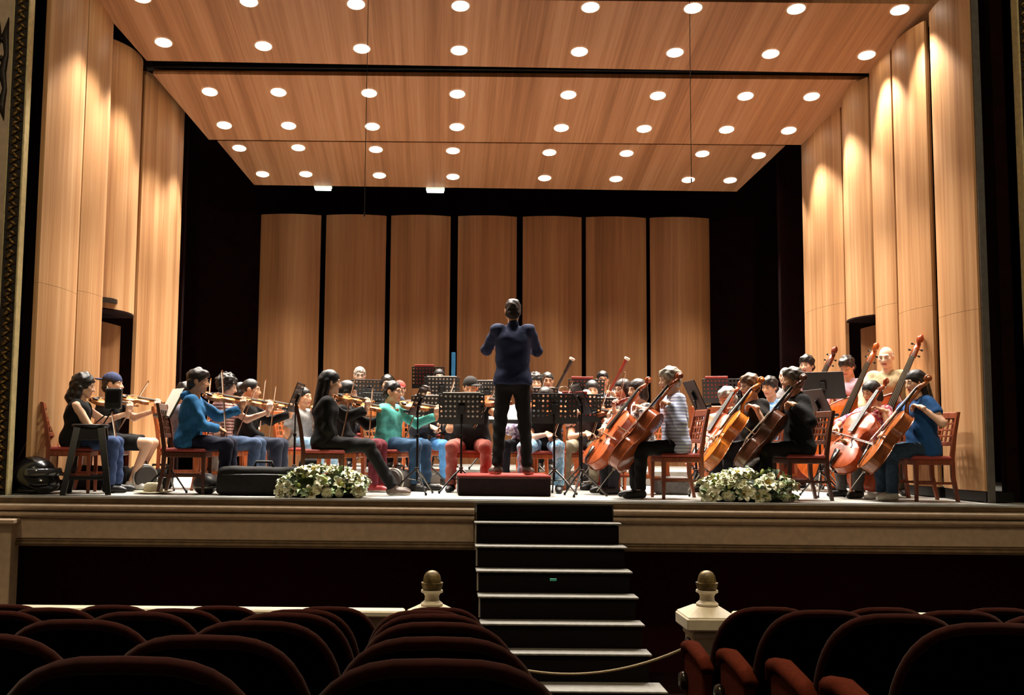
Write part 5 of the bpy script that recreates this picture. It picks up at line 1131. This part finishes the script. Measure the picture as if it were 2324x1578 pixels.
# ================================================================ stalls seats
VEL = mat('seat_velvet', '#40130b', .9, var=.15, scale=40, sheen=.15, spec=.1); SHELL = mat('seat_shell', '#170505', .9, var=.15, scale=12, stretch=(1, 1, 4), spec=.05); VELO = mat('arm_velvet', '#672a1a', .9, var=.12, scale=60, spec=.1)
_S = []
def seat_outline(W, n=22):
    pts = [(-W*.86, .42)]
    for i in range(n+1):
        a = math.pi-math.pi*i/n; c_, s_ = math.cos(a), math.sin(a); pts.append((W*math.copysign(abs(c_)**.62, c_), .56+.41*abs(s_)**.72))
    pts.append((W*.86, .42)); return pts
def seat_parts():
    W = .285; lean = lambda z: -.13*(z-.42); o = seat_outline(W)
    def slab(off, y0, y1, s_):
        b = MB(); q = [(x*s_, .42+(z-.42)*s_) for x, z in o]; n = len(q)
        cv = lambda x: .05*(x/W)**2
        b.add([(x, y0+lean(z)+cv(x), z) for x, z in q]+[(x, y1+lean(z)+cv(x), z) for x, z in q], [tuple(range(n)), tuple(range(2*n-1, n-1, -1))]+[((i+1) % n, i, n+i, n+(i+1) % n) for i in range(n)]); return b
    r = []
    b = slab(0, .10, .04, .95); me = b.mesh('back_cushion', VEL, .6); fixn(me); r.append(('back_cushion', me))
    b = slab(0, .05, .021, .985); me = b.mesh('back_shell', SHELL, .6); fixn(me); r.append(('back_shell', me))
    b = MB(); cv = lambda x: .05*(x/W)**2
    b.tube([(x*.985, .035+.13*(z-.42)*-1+cv(x), .42+(z-.42)*.985) for x, z in o], .018, 8); r.append(('padded_rim', b.mesh('padded_rim', VEL, True)))
    b = MB(); b.box((0, .33, .42), (.48, .42, .11), bev=.04); r.append(('seat_cushion', b.mesh('seat_cushion', VEL, .8)))
    b = MB(); b.box((0, .15, .21), (.10, .10, .42)); b.box((0, .15, .012), (.26, .2, .024)); r.append(('pedestal', b.mesh('pedestal', BM)))
    return r
def arm_parts():
    r = []; b = MB(); b.box((0, .24, .37), (.05, .40, .64), bev=.015); r.append(('arm_panel', b.mesh('arm_panel', VELO)))
    b = MB(); b.tube([(0, .03, .675), (0, .12, .71), (0, .34, .735), (0, .44, .72), (0, .475, .655)], [.036, .042, .046, .046, .034], 10, flat=.7, upv=(0, 0, 1)); r.append(('arm_pad', b.mesh('arm_pad', VELO, True)))
    return r
SP, AP = seat_parts(), arm_parts()
b = MB(); b.lathe([(.0005, -.02), (.045, -.018), (.052, 0), (.045, .02), (.0005, .024)], n=16, M=Matrix.Rotation(R(90), 3, 'Y')); AL = b.mesh('aisle_lamp', mat('lamp_dark_chrome', '#5a544c', .25, metal=.9), True)
def theatre_seat(x, d, ztop, label, aisle=False):
    t = bpy.data.objects.new('theatre_seat', None); COL.objects.link(t); t.location = (x, YD(d)+.04, ztop-.977); tag(t, label, 'theatre seat', 'stalls seats')
    for nm, me in SP: link(nm, me, t)
    for nm, me in AP:
        o = link(nm, me, t); o.location = (-.318, -.04, -.023 if aisle else -.11)
    if aisle: o = link('aisle_lamp', AL, t); o.location = (-.358, .36, .517)
def rown(i): return ORD[i]
LROWS = [(2.08, 1496, 3), (2.80, 1445, 3), (3.60, 1411, 4), (4.42, 1392, 5), (5.20, 1384, 6), (6.0, 1377, 6)]
for r, (d, v, n) in enumerate(LROWS):
    zt = PZ(700, v, d)
    for k in range(n):
        dx = [0, .0, .0, -.02, -.06, .0][r]
        theatre_seat(-.602*k+.0+dx, d+.02*k, zt-.004*k, 'dark red rounded theatre seat, left block, %s row from camera, %s from aisle' % (ORD[r], ORD[k]))
RROWS = [(2.45, 1440, 3), (3.17, 1412, 3), (4.0, 1393, 4), (4.75, 1386, 4), (5.55, 1380, 5)]
for r, (d, v, n) in enumerate(RROWS):
    zt = PZ(1900, v, d); x0 = (1.66, 1.63, 1.70, 1.69, 1.70)[r]
    for k in range(n): theatre_seat(x0+.602*k, d+.02*k, zt, 'dark red rounded theatre seat, right block, %s row from camera, %s from aisle' % (ORD[r], ORD[k]), aisle=(k == 0))
